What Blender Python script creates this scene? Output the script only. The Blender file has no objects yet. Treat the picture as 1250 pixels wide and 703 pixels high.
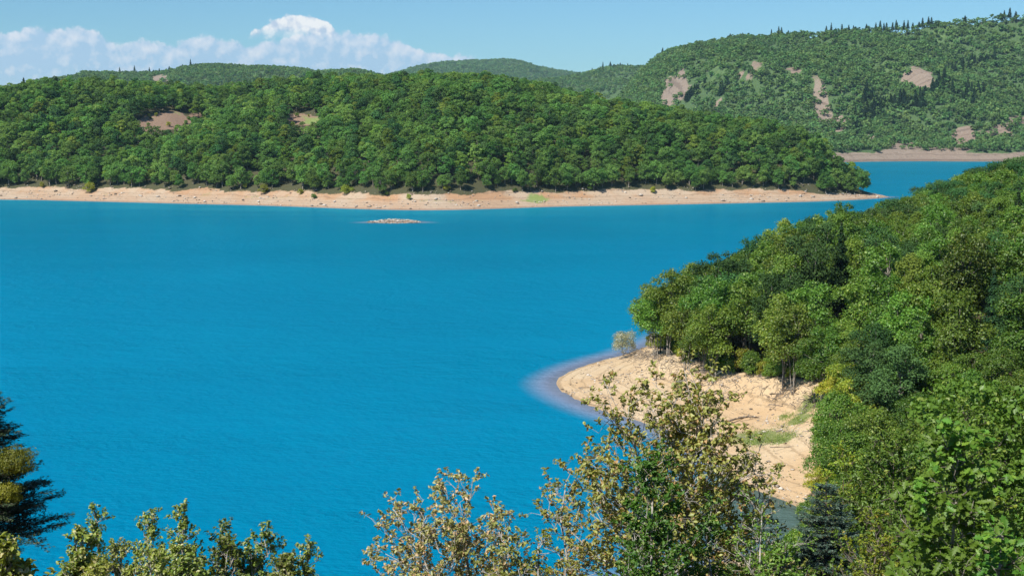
import bpy, math
import numpy as np
from mathutils import Vector

S = bpy.context.scene
C = S.collection
PI = math.pi

# ------------------------------------------------------------------ camera
CAM_H = 35.0
FPX = 1717.0                      # focal length in photograph pixels (1250 x 703)
PITCH = math.atan(201.5 / FPX)
cam_d = bpy.data.cameras.new('camera')
cam = bpy.data.objects.new('camera', cam_d)
C.objects.link(cam)
cam.location = (0, 0, CAM_H)
cam.rotation_euler = (PI / 2 - PITCH, 0, 0)
cam_d.sensor_width = 36.0
cam_d.lens = FPX / 1250 * 36.0
cam_d.clip_start = 0.5
cam_d.clip_end = 60000
S.camera = cam

# ------------------------------------------------------------------ light
SUN_EL = math.radians(50)
SUN_AZ = math.radians(-138)        # from +Y, clockwise seen from above: left and a little behind the camera
sun_dir = Vector((math.sin(SUN_AZ) * math.cos(SUN_EL), math.cos(SUN_AZ) * math.cos(SUN_EL), math.sin(SUN_EL)))
sd = bpy.data.lights.new('sun', 'SUN')
sd.energy = 4.6
sd.angle = math.radians(0.53)
sd.color = (1.0, 0.95, 0.87)
sun = bpy.data.objects.new('sun', sd)
C.objects.link(sun)
sun.rotation_euler = sun_dir.to_track_quat('Z', 'Y').to_euler()

S.view_settings.view_transform = 'Standard'
S.view_settings.look = 'None'
S.view_settings.exposure = 0.5
S.view_settings.gamma = 1.0
S.view_settings.use_curve_mapping = False
S.render.engine = 'CYCLES'
S.cycles.use_denoising = True
S.cycles.adaptive_threshold = 0.02
S.cycles.max_bounces = 5
S.cycles.diffuse_bounces = 2
S.cycles.glossy_bounces = 2
S.cycles.transmission_bounces = 4
S.cycles.transparent_max_bounces = 8
S.cycles.volume_bounces = 0
S.cycles.caustics_reflective = False
S.cycles.caustics_refractive = False


class NT:
    """tiny node-tree helper"""
    def __init__(self, tree):
        self.t = tree
        self.n = tree.nodes
        self.l = tree.links

    def add(self, kind, **kw):
        n = self.n.new(kind)
        for k, v in kw.items():
            setattr(n, k, v)
        return n

    def put(self, sock, v):
        if isinstance(v, bpy.types.NodeSocket):
            self.l.new(v, sock)
        else:
            sock.default_value = v

    def math(self, op, a, b=0.0, c=0.0, clamp=False):
        n = self.add('ShaderNodeMath', operation=op, use_clamp=clamp)
        self.put(n.inputs[0], a)
        self.put(n.inputs[1], b)
        self.put(n.inputs[2], c)
        return n.outputs[0]

    def sstep(self, v, a, b, lo=0.0, hi=1.0):
        n = self.add('ShaderNodeMapRange', interpolation_type='SMOOTHSTEP')
        self.put(n.inputs[0], v)
        self.put(n.inputs[1], a)
        self.put(n.inputs[2], b)
        self.put(n.inputs[3], lo)
        self.put(n.inputs[4], hi)
        return n.outputs[0]

    def mix(self, f, a, b, mode='MIX'):
        n = self.add('ShaderNodeMix', data_type='RGBA', blend_type=mode)
        self.put(n.inputs[0], f)
        self.put(n.inputs[6], a if isinstance(a, bpy.types.NodeSocket) else (*a[:3], 1))
        self.put(n.inputs[7], b if isinstance(b, bpy.types.NodeSocket) else (*b[:3], 1))
        return n.outputs[2]

    def noise(self, vec, scale, detail=4, rough=0.55, lac=2.0, kind='FBM'):
        n = self.add('ShaderNodeTexNoise')
        n.noise_type = kind
        if vec is not None:
            self.l.new(vec, n.inputs['Vector'])
        n.inputs['Scale'].default_value = scale
        n.inputs['Detail'].default_value = detail
        n.inputs['Roughness'].default_value = rough
        n.inputs['Lacunarity'].default_value = lac
        return n.outputs[0]

    def attr(self, name, out='Fac'):
        return self.add('ShaderNodeAttribute', attribute_name=name).outputs[out]


# ------------------------------------------------------------------ sky
W = bpy.data.worlds.new('World')
S.world = W
W.use_nodes = True
W.cycles.sampling_method = 'MANUAL'
W.cycles.sample_map_resolution = 256
W.node_tree.nodes.clear()
k = NT(W.node_tree)
sky = k.add('ShaderNodeTexSky', sky_type='NISHITA')
sky.sun_disc = False
sky.sun_elevation = SUN_EL
sky.sun_rotation = SUN_AZ
sky.altitude = 700
sky.air_density = 1.0
sky.dust_density = 0.35
sky.ozone_density = 2.2
tc = k.add('ShaderNodeTexCoord')
sep = k.add('ShaderNodeSeparateXYZ')
k.l.new(tc.outputs['Generated'], sep.inputs[0])
az = k.math('ARCTAN2', sep.outputs[0], sep.outputs[1])       # bearing from north (+Y), radians
el = k.math('ARCSINE', sep.outputs[2])
# direction of the cloud bank: cloud-top elevation against bearing
uv = k.add('ShaderNodeCombineXYZ')
k.put(uv.inputs[0], az)
k.put(uv.inputs[1], el)
AZ0, AZ1 = -0.55, 0.55


def profile(points):
    cur = k.add('ShaderNodeFloatCurve')
    m = cur.mapping
    c = m.curves[0]
    pts = [((px - 625) / FPX, (150 - py) / FPX) for px, py in points]
    pts = [((a - AZ0) / (AZ1 - AZ0), max(e, 0) / 0.12) for a, e in pts]
    c.points[0].location = (0, pts[0][1])
    c.points[1].location = (1, pts[-1][1])
    for p in pts:
        c.points.new(*p)
    m.update()
    f = k.math('DIVIDE', k.math('SUBTRACT', az, AZ0), AZ1 - AZ0, clamp=True)
    k.put(cur.inputs['Value'], f)
    return k.math('MULTIPLY', cur.outputs[0], 0.12)


def shifted(dx, dy):
    n = k.add('ShaderNodeVectorMath', operation='ADD')
    k.l.new(uv.outputs[0], n.inputs[0])
    n.inputs[1].default_value = (dx, dy, 0)
    return n.outputs[0]


def billow(vec):
    a = k.noise(vec, 42, 6, 0.55)
    v = k.add('ShaderNodeTexVoronoi', feature='SMOOTH_F1')
    k.l.new(vec, v.inputs['Vector'])
    v.inputs['Scale'].default_value = 95
    v.inputs['Detail'].default_value = 3
    v.inputs['Roughness'].default_value = 0.55
    v.inputs['Smoothness'].default_value = 0.6
    b = k.math('SUBTRACT', 0.45, v.outputs['Distance'])
    return k.math('ADD', k.math('SUBTRACT', a, 0.5), k.math('MULTIPLY', b, 0.55))


b0 = billow(uv.outputs[0])
b1 = billow(shifted(-0.0035, 0.004))
lit = k.math('SUBTRACT', b0, b1)                                # relief towards the sun, upper left
# far hazy bank
topA = profile([(-300, 55), (-160, 40), (0, 43), (60, 40), (95, 35), (150, 45), (166, 54), (188, 45), (215, 52), (255, 43), (300, 50), (345, 45),
                (400, 34), (440, 36), (475, 40), (505, 50), (530, 60), (560, 62), (600, 68), (640, 78), (680, 95), (740, 120), (900, 150)])
dA = k.math('ADD', k.math('SUBTRACT', topA, el), k.math('MULTIPLY', b0, 0.0095))
mA = k.sstep(dA, 0.0, 0.0035)
edgeA = k.sstep(dA, 0.0, 0.022, 1.0, 0.0)                       # bright near its top, hazy below
shA = k.math('ADD', k.math('MULTIPLY', edgeA, 0.55), k.math('MULTIPLY', lit, 1.9), clamp=True)
# bright cumulus tower
topB = profile([(-300, 150), (280, 150), (300, 90), (312, 42), (325, 33), (342, 24), (370, 17), (395, 22), (412, 32), (430, 45), (445, 70), (470, 150)])
dB = k.math('ADD', k.math('SUBTRACT', topB, el), k.math('MULTIPLY', b0, 0.0085))
mB = k.sstep(dB, 0.0, 0.0022)
base = k.math('ADD', el, k.math('MULTIPLY', b0, 0.012))
mB = k.math('MULTIPLY', mB, k.sstep(base, 0.052, 0.062))
shB = k.math('ADD', 0.74, k.math('MULTIPLY', lit, 3.2), clamp=True)
SKYS = 0.1
skyc = k.mix(1.0, sky.outputs[0], (0.41, 0.64, 0.79), 'MULTIPLY')
cA = k.mix(shA, (3.1, 4.4, 5.9), (5.8, 6.0, 6.6))
fadeA = k.math('MULTIPLY', mA, k.sstep(dA, 0.02, 0.06, 0.85, 0.30))
c1 = k.mix(fadeA, skyc, cA)
cB = k.mix(shB, (4.0, 4.7, 5.8), (7.0, 7.0, 7.0))
c2 = k.mix(k.math('MULTIPLY', mB, 0.93), c1, cB)
bg = k.add('ShaderNodeBackground')
k.l.new(c2, bg.inputs[0])
bg.inputs[1].default_value = SKYS
wo = k.add('ShaderNodeOutputWorld')
k.l.new(bg.outputs[0], wo.inputs[0])

# ================================================================== helpers
rng = np.random.default_rng(7)


def ray(px, py):
    cp, sp = math.cos(PITCH), math.sin(PITCH)
    x, u, f = px - 625.0, 351.5 - py, FPX
    return np.array([x, f * cp + u * sp, -f * sp + u * cp]) / FPX


def on_plane(px, py, z=0.0):
    d = ray(px, py)
    return np.array([0, 0, CAM_H]) + d * ((z - CAM_H) / d[2])


def at_depth(px, py, y):
    d = ray(px, py)
    return np.array([0, 0, CAM_H]) + d * (y / d[1])


def project(x, y, z):
    cp, sp = math.cos(PITCH), math.sin(PITCH)
    dz = z - CAM_H
    f = y * cp - dz * sp
    u = y * sp + dz * cp
    f = np.where(f < 0.1, 0.1, f)
    return 625 + FPX * x / f, 351.5 - FPX * u / f


def smooth(a, b, v):
    t = np.clip((v - a) / (b - a), 0, 1)
    return t * t * (3 - 2 * t)


def _hash(ix, iy, seed):
    h = (ix.astype(np.int64) * 374761393 + iy.astype(np.int64) * 668265263 + seed * 974711) & 0x7fffffff
    h = ((h ^ (h >> 13)) * 1274126177) & 0x7fffffff
    return ((h ^ (h >> 16)) & 0xffff) / 65535.0


def vnoise(x, y, seed=0):
    ix, iy = np.floor(x), np.floor(y)
    fx, fy = x - ix, y - iy
    fx, fy = fx * fx * fx * (fx * (fx * 6 - 15) + 10), fy * fy * fy * (fy * (fy * 6 - 15) + 10)
    a, b = _hash(ix, iy, seed), _hash(ix + 1, iy, seed)
    c, d = _hash(ix, iy + 1, seed), _hash(ix + 1, iy + 1, seed)
    return (a + (b - a) * fx) * (1 - fy) + (c + (d - c) * fx) * fy


def fbm(x, y, octaves=4, seed=0, gain=0.5):
    v, a, t = 0.0, 1.0, 0.0
    for o in range(octaves):
        v = v + a * (vnoise(x * 2 ** o + 17.3 * o, y * 2 ** o - 9.1 * o, seed + o) * 2 - 1)
        t += a
        a *= gain
    return v / t


def sdist(x, y, poly):
    """signed distance to a closed polygon, positive inside"""
    x, y = np.asarray(x, float), np.asarray(y, float)
    best = np.full(x.shape, 1e18)
    inside = np.zeros(x.shape, bool)
    n = len(poly)
    for i in range(n):
        ax, ay = poly[i]
        bx, by = poly[(i + 1) % n]
        ex, ey = bx - ax, by - ay
        t = np.clip(((x - ax) * ex + (y - ay) * ey) / (ex * ex + ey * ey), 0, 1)
        best = np.minimum(best, (x - ax - t * ex) ** 2 + (y - ay - t * ey) ** 2)
        if by != ay:
            inside ^= ((ay > y) != (by > y)) & (x < ex * (y - ay) / (by - ay) + ax)
    d = np.sqrt(best)
    return np.where(inside, d, -d)


def rounded(pts, it=2, closed=True):
    p = np.array(pts, float)
    for _ in range(it):
        q = np.roll(p, -1, 0)
        p = np.stack([p * .75 + q * .25, p * .25 + q * .75], 1).reshape(-1, 2)
    return p


# ------------------------------------------------------------------ mesh helpers
def fast_mesh(name, V, F, mats=()):
    """F: (n, k) index array, every polygon with k corners"""
    V = np.ascontiguousarray(V, np.float32)
    F = np.ascontiguousarray(F, np.int32)
    me = bpy.data.meshes.new(name)
    n, kk = F.shape
    me.vertices.add(len(V))
    me.vertices.foreach_set('co', V.ravel())
    me.loops.add(n * kk)
    me.loops.foreach_set('vertex_index', F.ravel())
    me.polygons.add(n)
    me.polygons.foreach_set('loop_start', np.arange(0, n * kk, kk, dtype=np.int32))
    me.update(calc_edges=True)
    me.validate()
    for m in mats:
        me.materials.append(m)
    return me


def set_smooth(me):
    me.polygons.foreach_set('use_smooth', np.ones(len(me.polygons), bool))


def point_attr(me, name, v):
    a = me.attributes.new(name, 'FLOAT', 'POINT')
    a.data.foreach_set('value', np.ascontiguousarray(v, np.float32).ravel())


def link(name, data, parent=None, loc=None):
    o = bpy.data.objects.new(name, data)
    C.objects.link(o)
    if parent is not None:
        o.parent = parent
    if loc is not None:
        o.location = loc
    return o


def tag(o, label, cat, group=None):
    o['label'] = label
    o['category'] = cat
    if group:
        o['group'] = group
    return o


def empty(name, loc, label, cat, group=None):
    o = link(name, None, None, tuple(float(v) for v in loc))
    o.empty_display_size = 0.3
    return tag(o, label, cat, group)


def grid_mesh(name, xs, ys, hf, mat):
    X, Y = np.meshgrid(xs, ys)
    Z = hf(X, Y)
    nx, ny = len(xs), len(ys)
    V = np.stack([X, Y, Z], -1).reshape(-1, 3)
    i = np.arange(nx * ny).reshape(ny, nx)
    F = np.stack([i[:-1, :-1], i[:-1, 1:], i[1:, 1:], i[1:, :-1]], -1).reshape(-1, 4)
    me = fast_mesh(name, V, F, [mat])
    set_smooth(me)
    return me, X.ravel(), Y.ravel(), Z.ravel()


def unit(v):
    return v / np.maximum(np.linalg.norm(v, axis=-1, keepdims=True), 1e-9)


def leaves(P, N, size, aspect=0.6, six=False, fold=0.25, T=None, r=rng):
    """leaf blades at P facing N; rhombs (two triangles) or six-cornered blades"""
    n = len(P)
    size = np.broadcast_to(np.asarray(size, float), (n,))[:, None]
    if T is None:
        T = r.normal(size=(n, 3))
    T = unit(T - N * (T * N).sum(1, keepdims=True))
    B = np.cross(N, T)
    if not six:
        w = aspect * r.uniform(.8, 1.2, (n, 1))
        V = np.stack([P - T * size * .5, P + B * size * w * .5 + N * size * fold * .5,
                      P + T * size * .5, P - B * size * w * .5 + N * size * fold * .5], 1).reshape(-1, 3)
        b = np.arange(n)[:, None] * 4
        F = np.concatenate([b + [0, 1, 2], b + [0, 2, 3]])
        return V, F
    w = aspect
    drop = N * size * .12
    up = N * size * fold * .4
    V = np.stack([P - T * size * .5, P - T * size * .12 + B * size * w * .42 + up, P + T * size * .22 + B * size * w * .4 + up - drop * .3,
                  P + T * size * .5 - drop, P + T * size * .22 - B * size * w * .4 + up - drop * .3, P - T * size * .12 - B * size * w * .42 + up],
                 1).reshape(-1, 3)
    b = np.arange(n)[:, None] * 6
    F = np.concatenate([b + [0, 1, 2], b + [0, 2, 3], b + [0, 3, 4], b + [0, 4, 5]])
    return V, F


def tubes(segs, sides=5):
    """segs: list of (p0, p1, r0, r1)"""
    A = np.array([np.concatenate([s[0], s[1], [s[2], s[3]]]) for s in segs], float)
    p0, p1, r0, r1 = A[:, :3], A[:, 3:6], A[:, 6:7], A[:, 7:8]
    d = unit(p1 - p0)
    h = np.where(np.abs(d[:, 2:3]) > .9, [[1, 0, 0]], [[0, 0, 1]])
    u = unit(np.cross(d, h))
    v = np.cross(d, u)
    n = len(A)
    V = np.zeros((n, 2 * sides, 3))
    for q in range(sides):
        a = 2 * PI * q / sides
        o = u * math.cos(a) + v * math.sin(a)
        V[:, q] = p0 - d * r0 * .3 + o * r0
        V[:, sides + q] = p1 + d * r1 * .3 + o * r1
    b = np.arange(n)[:, None] * 2 * sides
    F = []
    for q in range(sides):
        e = (q + 1) % sides
        F.append(b + [q, e, sides + e])
        F.append(b + [q, sides + e, sides + q])
    for q in range(1, sides - 1):
        F.append(b + [sides, sides + q, sides + q + 1])
    return V.reshape(-1, 3), np.concatenate(F)


def polyline_segs(pts, r0, r1):
    n = len(pts) - 1
    return [(pts[i], pts[i + 1], r0 + (r1 - r0) * i / n, r0 + (r1 - r0) * (i + 1) / n) for i in range(n)]


# ================================================================== materials
def mat(name):
    m = bpy.data.materials.new(name)
    m.use_nodes = True
    m.node_tree.nodes.clear()
    kk = NT(m.node_tree)
    out = kk.add('ShaderNodeOutputMaterial')
    return m, kk, out


def leaf_mat(name, dark, light, odd=None, odd_amt=0.0, trans=0.3, gloss=0.04, tree_var=0.5, rough=0.45):
    m, kk, out = mat(name)
    oi = kk.add('ShaderNodeObjectInfo')
    geo = kk.add('ShaderNodeNewGeometry')
    isl = geo.outputs['Random Per Island']
    f = kk.math('ADD', kk.math('MULTIPLY', oi.outputs['Random'], tree_var), kk.math('MULTIPLY', isl, 1 - tree_var))
    col = kk.mix(f, dark, light)
    if odd:
        r2 = kk.math('FRACT', kk.math('MULTIPLY', isl, 57.31))
        lo = kk.sstep(r2, 1 - odd_amt - 0.02, 1 - odd_amt + 0.02)
        col = kk.mix(lo, col, odd)
    # hue drift from tree to tree
    hs = kk.add('ShaderNodeHueSaturation')
    rr = kk.math('FRACT', kk.math('MULTIPLY', oi.outputs['Random'], 13.7))
    kk.put(hs.inputs['Hue'], kk.math('ADD', 0.475, kk.math('MULTIPLY', rr, 0.045)))
    kk.put(hs.inputs['Value'], kk.math('ADD', 0.74, kk.math('MULTIPLY', kk.math('FRACT', kk.math('MULTIPLY', oi.outputs['Random'], 7.3)), 0.56)))
    kk.l.new(col, hs.inputs['Color'])
    col = hs.outputs[0]
    d = kk.add('ShaderNodeBsdfDiffuse')
    kk.l.new(col, d.inputs[0])
    t = kk.add('ShaderNodeBsdfTranslucent')
    kk.l.new(kk.mix(1.0, col, (1.25, 1.15, 0.55), 'MULTIPLY'), t.inputs[0])
    mx = kk.add('ShaderNodeMixShader')
    mx.inputs[0].default_value = trans
    kk.l.new(d.outputs[0], mx.inputs[1])
    kk.l.new(t.outputs[0], mx.inputs[2])
    g = kk.add('ShaderNodeBsdfGlossy')
    g.inputs['Roughness'].default_value = rough
    g.inputs[0].default_value = (1, 1, 1, 1)
    m2 = kk.add('ShaderNodeMixShader')
    m2.inputs[0].default_value = gloss
    kk.l.new(mx.outputs[0], m2.inputs[1])
    kk.l.new(g.outputs[0], m2.inputs[2])
    kk.l.new(m2.outputs[0], out.inputs[0])
    return m


M_OAK = leaf_mat('oak_leaves', (0.060, 0.135, 0.018), (0.175, 0.300, 0.040), (0.28, 0.36, 0.07), 0.07, trans=.4, gloss=.02)
M_OAKF = leaf_mat('distant_oak_leaves', (0.085, 0.195, 0.050), (0.205, 0.365, 0.092), trans=.42, gloss=.0)
M_OAKD = leaf_mat('dark_tree_leaves', (0.040, 0.105, 0.035), (0.095, 0.190, 0.060), trans=.3, gloss=.0)
M_OAKY = leaf_mat('pale_tree_leaves', (0.110, 0.190, 0.035), (0.240, 0.350, 0.070), trans=.4, gloss=.0)
M_HILL = leaf_mat('hill_scrub_leaves', (0.075, 0.165, 0.055), (0.185, 0.310, 0.100), trans=0.3, gloss=0.0)
M_YEL = leaf_mat('yellow_green_leaves', (0.19, 0.27, 0.024), (0.36, 0.42, 0.045), (0.42, 0.34, 0.06), 0.10, tree_var=.2, trans=.4, gloss=.02)
M_OLIVE = leaf_mat('drying_oak_leaves', (0.165, 0.210, 0.038), (0.345, 0.365, 0.100), (0.42, 0.29, 0.115), 0.14, trans=.35, gloss=.03, tree_var=.1)
M_TAN = leaf_mat('tan_oak_leaves', (0.185, 0.215, 0.055), (0.37, 0.37, 0.135), (0.50, 0.37, 0.19), 0.22, trans=.3, gloss=.035, tree_var=.1)
M_FRESH = leaf_mat('fresh_green_leaves', (0.075, 0.175, 0.020), (0.180, 0.325, 0.045), (0.28, 0.36, 0.09), 0.08, trans=.4, gloss=.025, tree_var=.1)
M_HOLLY = leaf_mat('holly_oak_leaves', (0.130, 0.195, 0.028), (0.315, 0.370, 0.075), (0.46, 0.44, 0.20), 0.12, trans=.35, gloss=.03, tree_var=.25)
M_BIG = leaf_mat('big_oak_leaves', (0.095, 0.230, 0.022), (0.185, 0.350, 0.045), trans=.45, gloss=.02, tree_var=.3, rough=.5)
M_FIR = leaf_mat('fir_needles', (0.012, 0.034, 0.016), (0.034, 0.072, 0.028), trans=.05, gloss=.0)
M_FIRB = leaf_mat('bluish_fir_needles', (0.045, 0.100, 0.068), (0.130, 0.215, 0.150), (0.26, 0.36, 0.27), 0.16, trans=.1, gloss=.03, tree_var=.2)
M_FIRD = leaf_mat('dark_fir_needles', (0.022, 0.048, 0.022), (0.070, 0.105, 0.048), (0.18, 0.19, 0.12), 0.10, trans=.1, gloss=.02, tree_var=.2)
M_MIST = leaf_mat('mistletoe_leaves', (0.125, 0.145, 0.014), (0.26, 0.27, 0.028), trans=.3, gloss=.02, tree_var=.2)
M_WILLOW = leaf_mat('grey_willow_leaves', (0.22, 0.26, 0.13), (0.40, 0.42, 0.28), (0.55, 0.52, 0.45), 0.2, trans=.3, gloss=.03)


def bark_mat(name, a, b, scale=6):
    m, kk, out = mat(name)
    t = kk.add('ShaderNodeTexCoord')
    n = kk.noise(t.outputs['Object'], scale, 5, .65)
    col = kk.mix(kk.sstep(n, .35, .65), a, b)
    p = kk.add('ShaderNodeBsdfPrincipled')
    kk.l.new(col, p.inputs['Base Color'])
    p.inputs['Roughness'].default_value = .85
    bp = kk.add('ShaderNodeBump')
    bp.inputs['Strength'].default_value = .5
    bp.inputs['Distance'].default_value = .02
    kk.l.new(n, bp.inputs['Height'])
    kk.l.new(bp.outputs[0], p.inputs['Normal'])
    kk.l.new(p.outputs[0], out.inputs[0])
    return m


M_BARK = bark_mat('oak_bark', (0.10, 0.085, 0.065), (0.34, 0.30, 0.25), 3)
M_BARKG = bark_mat('grey_bark', (0.20, 0.18, 0.155), (0.46, 0.43, 0.38), 12)
M_BARKF = bark_mat('fir_bark', (0.06, 0.045, 0.035), (0.16, 0.13, 0.10), 8)
M_DRIFT = bark_mat('driftwood', (0.10, 0.075, 0.055), (0.32, 0.27, 0.22), 5)


def ground_mat(name, sand, sand2, soil, grass, grain, inland=None, bank=None):
    """attributes: forest 0..1 (leaf litter), grass 0..1, shore = metres of distance to the waterline"""
    m, kk, out = mat(name)
    t = kk.add('ShaderNodeTexCoord')
    P = t.outputs['Object']
    n1 = kk.noise(P, 0.09 * grain, 6, .6)
    n2 = kk.noise(P, 0.9 * grain, 6, .7)
    n3 = kk.noise(P, 4.5 * grain, 3, .7)
    col = kk.mix(kk.sstep(n1, .32, .68), sand, sand2)
    tan = tuple(c * .62 for c in sand2)
    col = kk.mix(kk.math('MULTIPLY', kk.sstep(n2, .5, .74), .55), col, tan)
    col = kk.mix(kk.math('MULTIPLY', kk.sstep(n3, .60, .74), .55), col, tuple(c * .42 for c in sand))
    col = kk.mix(kk.math('MULTIPLY', kk.sstep(n3, .40, .28), .45), col, (0.62, 0.56, 0.46))
    if inland:
        col = kk.mix(kk.sstep(kk.attr('shore'), 10, 13), col, kk.mix(n2, inland, tuple(c * 1.5 for c in inland)))
    if bank:
        bm = kk.math('MULTIPLY', kk.sstep(kk.attr('shore'), 4.2, 6.0), kk.sstep(kk.attr('shore'), 10.0, 8.5))
        col = kk.mix(kk.math('MULTIPLY', bm, kk.sstep(n1, .45, .62, 0.0, .6)), col, bank)
    # old waterlines: thin bands of debris that follow the shore
    sh = kk.attr('shore')
    wob = kk.math('ADD', sh, kk.math('MULTIPLY', n2, 1.3))
    cmb = kk.add('ShaderNodeCombineXYZ')
    kk.put(cmb.inputs[0], kk.math('MULTIPLY', wob, 1.3))
    nb = kk.add('ShaderNodeTexNoise')
    nb.noise_dimensions = '3D'
    nb.inputs['Scale'].default_value = 1.0
    nb.inputs['Detail'].default_value = 3
    kk.l.new(cmb.outputs[0], nb.inputs['Vector'])
    col = kk.mix(kk.math('MULTIPLY', kk.sstep(nb.outputs[0], .53, .60), .55), col, tuple(c * .55 for c in sand2))
    # wet margin
    col = kk.mix(kk.math('MULTIPLY', kk.sstep(sh, 0.8, 0.1), .45), col, tuple(c * .5 for c in sand2))
    fo = kk.math('ADD', kk.attr('forest'), kk.math('MULTIPLY', kk.math('SUBTRACT', n2, .5), .5))
    col = kk.mix(kk.sstep(fo, .4, .6), col, kk.mix(n3, soil, tuple(c * 1.9 for c in soil)))
    gr = kk.math('ADD', kk.attr('grass'), kk.math('MULTIPLY', kk.math('SUBTRACT', n2, .5), 1.2))
    col = kk.mix(kk.math('MULTIPLY', kk.sstep(gr, .4, .75), .85), col, kk.mix(n3, grass, tuple(c * 1.8 for c in grass)))
    p = kk.add('ShaderNodeBsdfPrincipled')
    kk.l.new(col, p.inputs['Base Color'])
    p.inputs['Roughness'].default_value = .95
    p.inputs['Specular IOR Level'].default_value = .2
    bp = kk.add('ShaderNodeBump')
    bp.inputs['Strength'].default_value = .8
    bp.inputs['Distance'].default_value = .25 / grain
    kk.l.new(kk.math('ADD', n2, kk.math('MULTIPLY', n3, .5)), bp.inputs['Height'])
    kk.l.new(bp.outputs[0], p.inputs['Normal'])
    kk.l.new(p.outputs[0], out.inputs[0])
    return m


M_NEAR = ground_mat('sandy_soil', (0.59, 0.455, 0.29), (0.53, 0.365, 0.205), (0.060, 0.045, 0.028), (0.10, 0.14, 0.04), 1.0)
M_PEN = ground_mat('stony_shore', (0.44, 0.345, 0.25), (0.42, 0.285, 0.185), (0.050, 0.050, 0.025), (0.13, 0.19, 0.05), 0.6, (0.20, 0.135, 0.095), (0.40, 0.215, 0.105))
M_FAR = ground_mat('hillside_soil', (0.27, 0.215, 0.165), (0.235, 0.175, 0.135), (0.050, 0.085, 0.032), (0.085, 0.135, 0.045), 0.12)


def stone_mat():
    m, kk, out = mat('pale_stone')
    geo = kk.add('ShaderNodeNewGeometry')
    col = kk.mix(geo.outputs['Random Per Island'], (0.13, 0.10, 0.075), (0.62, 0.56, 0.48))
    d = kk.add('ShaderNodeBsdfDiffuse')
    kk.l.new(col, d.inputs[0])
    kk.l.new(d.outputs[0], out.inputs[0])
    return m


M_STONE = stone_mat()


def water_mat():
    m, kk, out = mat('turquoise_lake_water')
    t = kk.add('ShaderNodeTexCoord')
    P = t.outputs['Object']
    dep = kk.attr('depth')
    mp = kk.add('ShaderNodeMapping')
    kk.l.new(P, mp.inputs[0])
    mp.inputs['Scale'].default_value = (0.75, 1.0, 1.0)
    mp.inputs['Rotation'].default_value = (0, 0, math.radians(-18))
    Q = mp.outputs[0]
    r1 = kk.noise(Q, 1.5, 4, .6)
    r2 = kk.noise(Q, 0.33, 3, .55)
    big = kk.noise(P, 0.012, 4, .6)
    # gusts roughen long streaks of the surface
    ms = kk.add('ShaderNodeMapping')
    kk.l.new(P, ms.inputs[0])
    ms.inputs['Rotation'].default_value = (0, 0, math.radians(-62))
    ms.inputs['Scale'].default_value = (0.010, 0.055, 1.0)
    gust = kk.noise(ms.outputs[0], 1.0, 3, .55)
    st = kk.math('MULTIPLY', kk.attr('gust'), kk.sstep(kk.noise(Q, 0.25, 4, .65), .35, .65, .35, 1.0))
    h = kk.math('ADD', kk.math('MULTIPLY', r1, .5), kk.math('MULTIPLY', r2, .9))
    bp = kk.add('ShaderNodeBump')
    kk.put(bp.inputs['Strength'], kk.sstep(gust, .35, .65, .55, .85))
    bp.inputs['Distance'].default_value = 1.1
    kk.l.new(h, bp.inputs['Height'])
    col = kk.mix(kk.sstep(big, .3, .7), (0.000, 0.166, 0.298), (0.000, 0.186, 0.324))
    col = kk.mix(kk.attr('murk'), col, (0.085, 0.135, 0.120))
    # thin water over the shelf is paler and greyer
    col = kk.mix(kk.math('MULTIPLY', kk.sstep(dep, 1.3, 0.15), kk.math('SUBTRACT', 1.0, kk.attr('murk'))), col, (0.20, 0.235, 0.33))
    p = kk.add('ShaderNodeMixShader')
    di = kk.add('ShaderNodeBsdfDiffuse')
    kk.l.new(col, di.inputs[0])
    kk.l.new(bp.outputs[0], di.inputs['Normal'])
    gl = kk.add('ShaderNodeBsdfGlossy')
    gl.inputs[0].default_value = (.12, .75, .85, 1)
    kk.put(gl.inputs['Roughness'], kk.sstep(gust, .35, .7, .12, .22))
    bq = kk.add('ShaderNodeBump')
    kk.put(bq.inputs['Strength'], kk.sstep(gust, .35, .65, .35, .8))
    bq.inputs['Distance'].default_value = .16
    kk.l.new(h, bq.inputs['Height'])
    kk.l.new(bq.outputs[0], gl.inputs['Normal'])
    fr = kk.add('ShaderNodeFresnel')
    fr.inputs[0].default_value = 1.33
    kk.l.new(bq.outputs[0], fr.inputs['Normal'])
    kk.put(p.inputs[0], kk.math('MULTIPLY', fr.outputs[0], kk.math('ADD', .50, kk.math('MULTIPLY', st, .35))))
    kk.l.new(di.outputs[0], p.inputs[1])
    kk.l.new(gl.outputs[0], p.inputs[2])
    tr = kk.add('ShaderNodeBsdfTransparent')
    tr.inputs[0].default_value = (.80, .90, .92, 1)
    mx = kk.add('ShaderNodeMixShader')
    kk.put(mx.inputs[0], kk.sstep(kk.math('ADD', dep, kk.math('MULTIPLY', kk.math('SUBTRACT', r2, .5), .15)), 0.0, 0.55, .66, 1.0))
    kk.l.new(tr.outputs[0], mx.inputs[1])
    kk.l.new(p.outputs[0], mx.inputs[2])
    kk.l.new(mx.outputs[0], out.inputs[0])
    return m


M_WATER = water_mat()

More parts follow.
